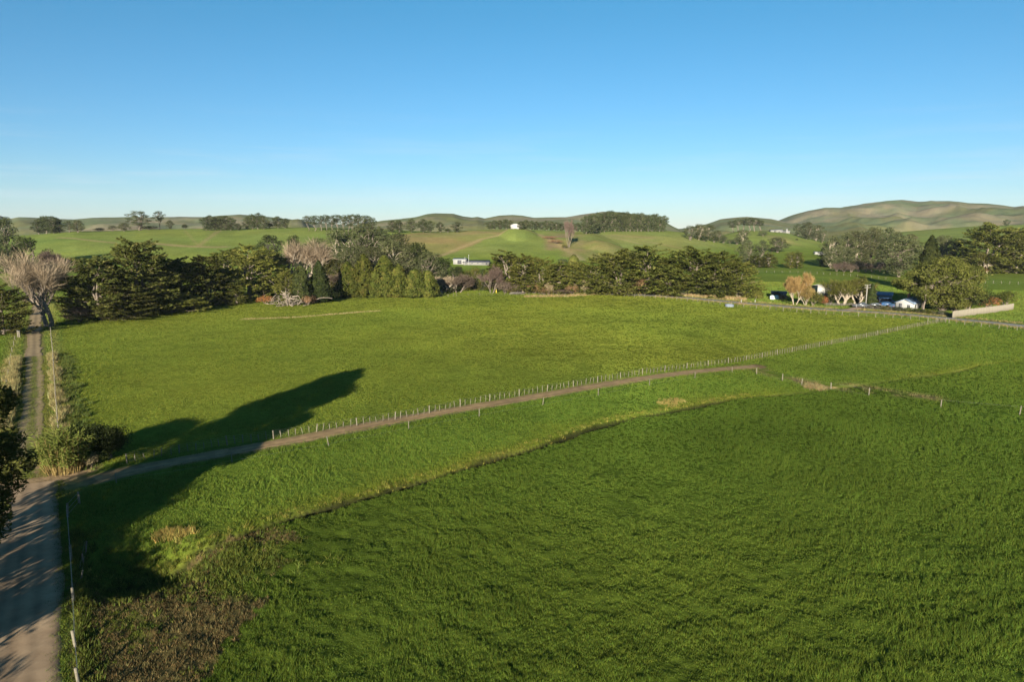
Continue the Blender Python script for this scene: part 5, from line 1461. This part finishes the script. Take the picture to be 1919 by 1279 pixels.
# timber stack by the meadow edge
q = hit(968, 552)
o = empty("timber_stack", (q[0], q[1], hz(*q)), "rough stack of grey timber and rails at the meadow edge", "timber stack", None, R(6))
for k in range(14):
    MB().box((random.gauss(0, .5), random.gauss(0, .5), .12 + .16 * (k // 3)), (5.5 * random.uniform(.6, 1), .16, .14), random.gauss(0, .15)).build("plank", M_POST_D if k % 3 else M_POST, o)
q = hit(930, 550)
o = empty("yellow_marker", (q[0], q[1], hz(*q)), "yellow and white stake beside the small bare meadow tree", "stake")
MB().box((0, 0, .7), (.22, .18, 1.8)).build("shaft", paint("yellow_paint", (.6, .45, .05)), o); MB().box((0, 0, -.02 + 1.66), (.26, .22, .12)).build("cap", M_FRAME, o)
for px, py, lb in GATE:
    q = G(px, py); o = empty("gate_post", (q[0], q[1], hz(*q)), lb, "gate post", "gate posts of the farm lane")
    MB().tube([(0, 0, -.3), (0, 0, 1.35), (0, 0, 1.45)], [.16, .15, .10], 8).build("shaft", M_POST, o)
    MB().tube([(0, 0, 1.455), (0, 0, 1.50)], [.17, .15], 8).build("cap", M_FRAME, o)
GRASS_N = 330000
# ---------------------------------------------------------------- grass
M_BLADE = mat_grass("grass_blades", .3)
gg = np.random.default_rng(99)
def tufts(P, rad, hgt, col, B, width, lean=.55, zoff=-.02):
    """B blades per tuft, one triangle each"""
    n = len(P)
    z = h_full(P[:, 0], P[:, 1]) + zoff
    a = gg.random((n, B)) * 6.283; q = rad[:, None] * np.sqrt(gg.random((n, B)))
    bx, by = P[:, 0:1] + np.cos(a) * q, P[:, 1:2] + np.sin(a) * q
    la = gg.random((n, B)) * 6.283; ll = hgt[:, None] * lean * gg.random((n, B)) * 1.4
    hh_ = hgt[:, None] * gg.uniform(.55, 1.15, (n, B))
    wa = gg.random((n, B)) * 6.283; ww = width[:, None] * gg.uniform(.6, 1.4, (n, B)) * .5
    bz = np.repeat(z[:, None], B, 1)
    A = np.stack([bx - np.cos(wa) * ww, by - np.sin(wa) * ww, bz], -1)
    Bv = np.stack([bx + np.cos(wa) * ww, by + np.sin(wa) * ww, bz], -1)
    T = np.stack([bx + np.cos(la) * ll, by + np.sin(la) * ll, bz + hh_], -1)
    V = np.stack([A, Bv, T], 2).reshape(-1, 3)
    c = col[:, None, :] * gg.uniform(.72, 1.3, (n, B, 1))
    c[..., 0] *= gg.uniform(.8, 1.25, (n, B))
    c = np.repeat(c[:, :, None, :], 3, 2).reshape(-1, 3)
    return V, np.arange(len(V)).reshape(-1, 3), np.clip(c, .003, .7)
def grass_object(name, label, sets, cat_=None):
    V, F, Cc, n = [], [], [], 0
    for v, f, c in sets:
        V.append(v); F.append(f + n); Cc.append(c); n += len(v)
    o = add(name, mk_mesh(name, np.concatenate(V), np.concatenate(F), M_BLADE, np.concatenate(Cc)))
    return tag(o, label, None, None, "stuff")
def scatter(n, r0, r1, pw):
    """points in the fan before the viewer, thinning with distance"""
    u = gg.random(n)
    e = 2 - pw
    r = (r0 ** e + u * (r1 ** e - r0 ** e)) ** (1 / e)
    a = np.radians(gg.uniform(-44, 44, n))
    return np.stack([r * np.sin(a), r * np.cos(a)], 1)
ALL = scatter(GRASS_N, 28, 340, 1.25)
x, y = ALL[:, 0], ALL[:, 1]
keep = flat_mask(x, y) > gg.uniform(.25, .9, len(x))
keep &= (ditch_d(x, y) > gg.uniform(.38, .6, len(x)) * (ditch_f(x) > .2))
keep &= (np.hypot((x - POND[0]) / 1.5, y - POND[1]) > 1.6)
dj = np.hypot((x - G(75, 893)[0]) / 1.25, y - G(75, 893)[1])
keep &= dj > gg.uniform(3.6, 5.2, len(x))
dk = np.minimum(seg_dist(x, y, GP([(1410,690),(1500,716),(1560,724),(1640,735)])), seg_dist(x, y, GP([(1590,722),(1680,738),(1740,745)])))
keep &= dk > gg.uniform(0, 2.0, len(x))
ALL = ALL[keep]; x, y = ALL[:, 0], ALL[:, 1]
rr_ = np.hypot(x, y)
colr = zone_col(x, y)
lo, up = inside(x, y, LOWER), inside(x, y, UPPER)
we = in_weeds(x, y)
far_s = (np.maximum(rr_, 45) / 45) ** .55
patch = np.clip(1 + 1.0 * fbm(x, y, 3.2, 3, 77.) + .5 * fbm(x, y, 14., 2, 7.), .35, 1.9)
def field(msk, h0, rad0, B, wd, tint=1.0, lean=.6):
    hg_ = h0 * patch[msk] * far_s[msk] ** .5
    return tufts(ALL[msk], rad0 * far_s[msk], hg_, colr[msk] * tint, B, wd * far_s[msk] ** 1.1, lean)
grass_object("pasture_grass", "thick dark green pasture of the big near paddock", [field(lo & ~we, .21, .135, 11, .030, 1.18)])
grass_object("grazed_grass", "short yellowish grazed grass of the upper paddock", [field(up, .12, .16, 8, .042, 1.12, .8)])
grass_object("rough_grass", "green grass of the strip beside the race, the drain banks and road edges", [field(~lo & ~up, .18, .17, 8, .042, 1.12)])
# the weedy corner: brown docks and thistles among the grass
def in_poly(poly, n):
    lo_, hi_ = poly.min(0) - 3, poly.max(0) + 3
    Q_ = gg.uniform(lo_, hi_, (n, 2))
    return Q_[in_weeds(Q_[:, 0], Q_[:, 1])]
W = in_poly(WEEDS, 12000)
W = W[(flat_mask(W[:, 0], W[:, 1]) > .8)]
wn_ = fbm(W[:, 0], W[:, 1], 5., 3, 71.)
brown = gg.random(len(W)) < smooth(wn_ * 1.8 + .78)
wc = np.where(brown[:, None], np.array([.112, .088, .036]) * gg.uniform(.5, 1.4, (len(W), 1)), np.array([.085, .105, .018]) * gg.uniform(.7, 1.4, (len(W), 1)))
grass_object("dry_weeds", "brown dead docks and thistles in the weedy corner by the gravel road",
             [tufts(W, np.full(len(W), .16), np.where(brown, .20, .17) * gg.uniform(.5, 1.4, len(W)), wc, 10, np.full(len(W), .05), .6)])
# lusher clumps on the road edge and round the hollow
def along(line, n, off, spread):
    L = resample(line, .5)
    t = np.gradient(L, axis=0); t /= np.linalg.norm(t, axis=1)[:, None] + 1e-9
    i = gg.integers(0, len(L), n)
    d = off + gg.normal(size=n) * spread
    return L[i] + np.stack([-t[i, 1], t[i, 0]], 1) * d[:, None] + gg.normal(size=(n, 2)) * .2
E1 = np.concatenate([along(np.array([G(150,1345), G(145,1216), G(140,1110), G(138,1000)]), 900, 0, .55), POND + gg.normal(size=(900, 2)) * np.array([4.2, 2.4]) + np.array([3., 0])])
E1 = E1[flat_mask(E1[:, 0], E1[:, 1]) > .6]
grass_object("bank_growth", "rank green growth along the gravel road fence and round the shaded hollow",
             [tufts(E1, np.full(len(E1), .26), gg.uniform(.2, .5, len(E1)), np.array([.075, .092, .018]) * gg.uniform(.6, 1.5, (len(E1), 1)), 14, np.full(len(E1), .07), .7)])
# tall pale grass: lane verges, road verges, hedge foot, drain lip
sets = []
def dry(P_, h, rad, wd, B=12, c=(.23, .20, .085), v=.35, thr=.5):
    P_ = P_[(flat_mask(P_[:, 0], P_[:, 1]) > thr)]
    k = gg.uniform(1 - v, 1 + v, (len(P_), 1))
    sets.append(tufts(P_, np.full(len(P_), rad), h * gg.uniform(.5, 1.35, len(P_)), np.array(c) * k, B, np.full(len(P_), wd), .55))
LN = LANE[2:-9]
dry(along(LN, 3600, 0, .26), .15, .2, .045, B=9, c=(.115,.14,.03), thr=-1)
dry(along(LN, 2200, 1.45, .28), .15, .2, .045, B=8, c=(.13,.14,.03), thr=-1)
dry(along(LN, 2200, -1.45, .28), .15, .2, .045, B=8, c=(.13,.14,.03), thr=-1)
dry(along(ROAD_R, 2600, .1, .22), .16, .2, .04, B=9, c=(.085,.11,.02), thr=-1)
dry(along(ROAD_R, 500, -.5, .25), .07, .2, .04, B=7, c=(.10,.11,.03), thr=-1)
RC = RACE[6:]
dry(along(RC, 1800, 1.45, .22), .14, .2, .045, B=8, c=(.10,.13,.024), thr=-1)
dry(along(RC, 1800, -1.45, .22), .14, .2, .045, B=8, c=(.10,.13,.024), thr=-1)
def clumps(line, n, off, spread, m, sz):
    c_ = along(line, n, off, spread)
    return np.repeat(c_, m, 0) + gg.normal(size=(n * m, 2)) * sz
dry(clumps(LN, 190, 3.3, .55, 9, .26), .95, .22, .07)
dry(clumps(LN, 120, -2.9, .40, 8, .24), .85, .22, .07)
dry(along(LN, 700, 3.6, .9), .4, .3, .06, c=(.17, .155, .05))
dry(along(LN, 500, -4.4, .4), .45, .30, .07, c=(.11, .13, .03))
dry(clumps(LN, 100, -5.2, .5, 8, .3), .45, .28, .08, c=(.085, .11, .026))
dry(along(SEALED[4:], 900, 4.2, .7), .5, .35, .12, c=(.20,.17,.07))
dry(along(SEALED[4:], 900, -4.2, .7), .5, .35, .12, c=(.20,.17,.07))
dry(along(GP([(1150,549),(1200,551),(1260,556),(1340,560),(1395,563)]), 1100, 0, 1.0), .9, .45, .14, c=(.30, .23, .11))
dry(along(GP([(985,556),(1060,555),(1150,550)]), 700, 0, .8), .7, .4, .13, c=(.25, .20, .09))
dry(along(GP([(1420,572),(1400,571),(1385,571)]), 120, 0, .9), .8, .4, .13, c=(.30, .22, .12))
dry(along(GP([(455,598),(560,594),(660,586),(710,583)]), 420, 0, .3), .35, .3, .10, c=(.27, .23, .10))
DB = resample(DITCH, 1.0)
dn = DB[(DB[:, 0] > -35) & (DB[:, 0] < 36)]
dry(along(dn, 380, 1.1, .45), .3, .25, .06, c=(.17, .165, .035))
dry(along(GP([(300,1003),(325,1000),(345,1003)]), 120, 0, .35), .45, .25, .05, c=(.24, .19, .055))
dry(along(GP([(1240,760),(1255,756),(1272,752)]), 90, 0, .6), .35, .3, .07, c=(.23, .19, .06))
dry(along(GP([(1512,725),(1530,728),(1548,730)]), 160, 0, .6), .5, .3, .07, c=(.24, .195, .09))
grass_object("dry_grass", "tall straw coloured grass on the lane verges, road edges and drain lip", sets)
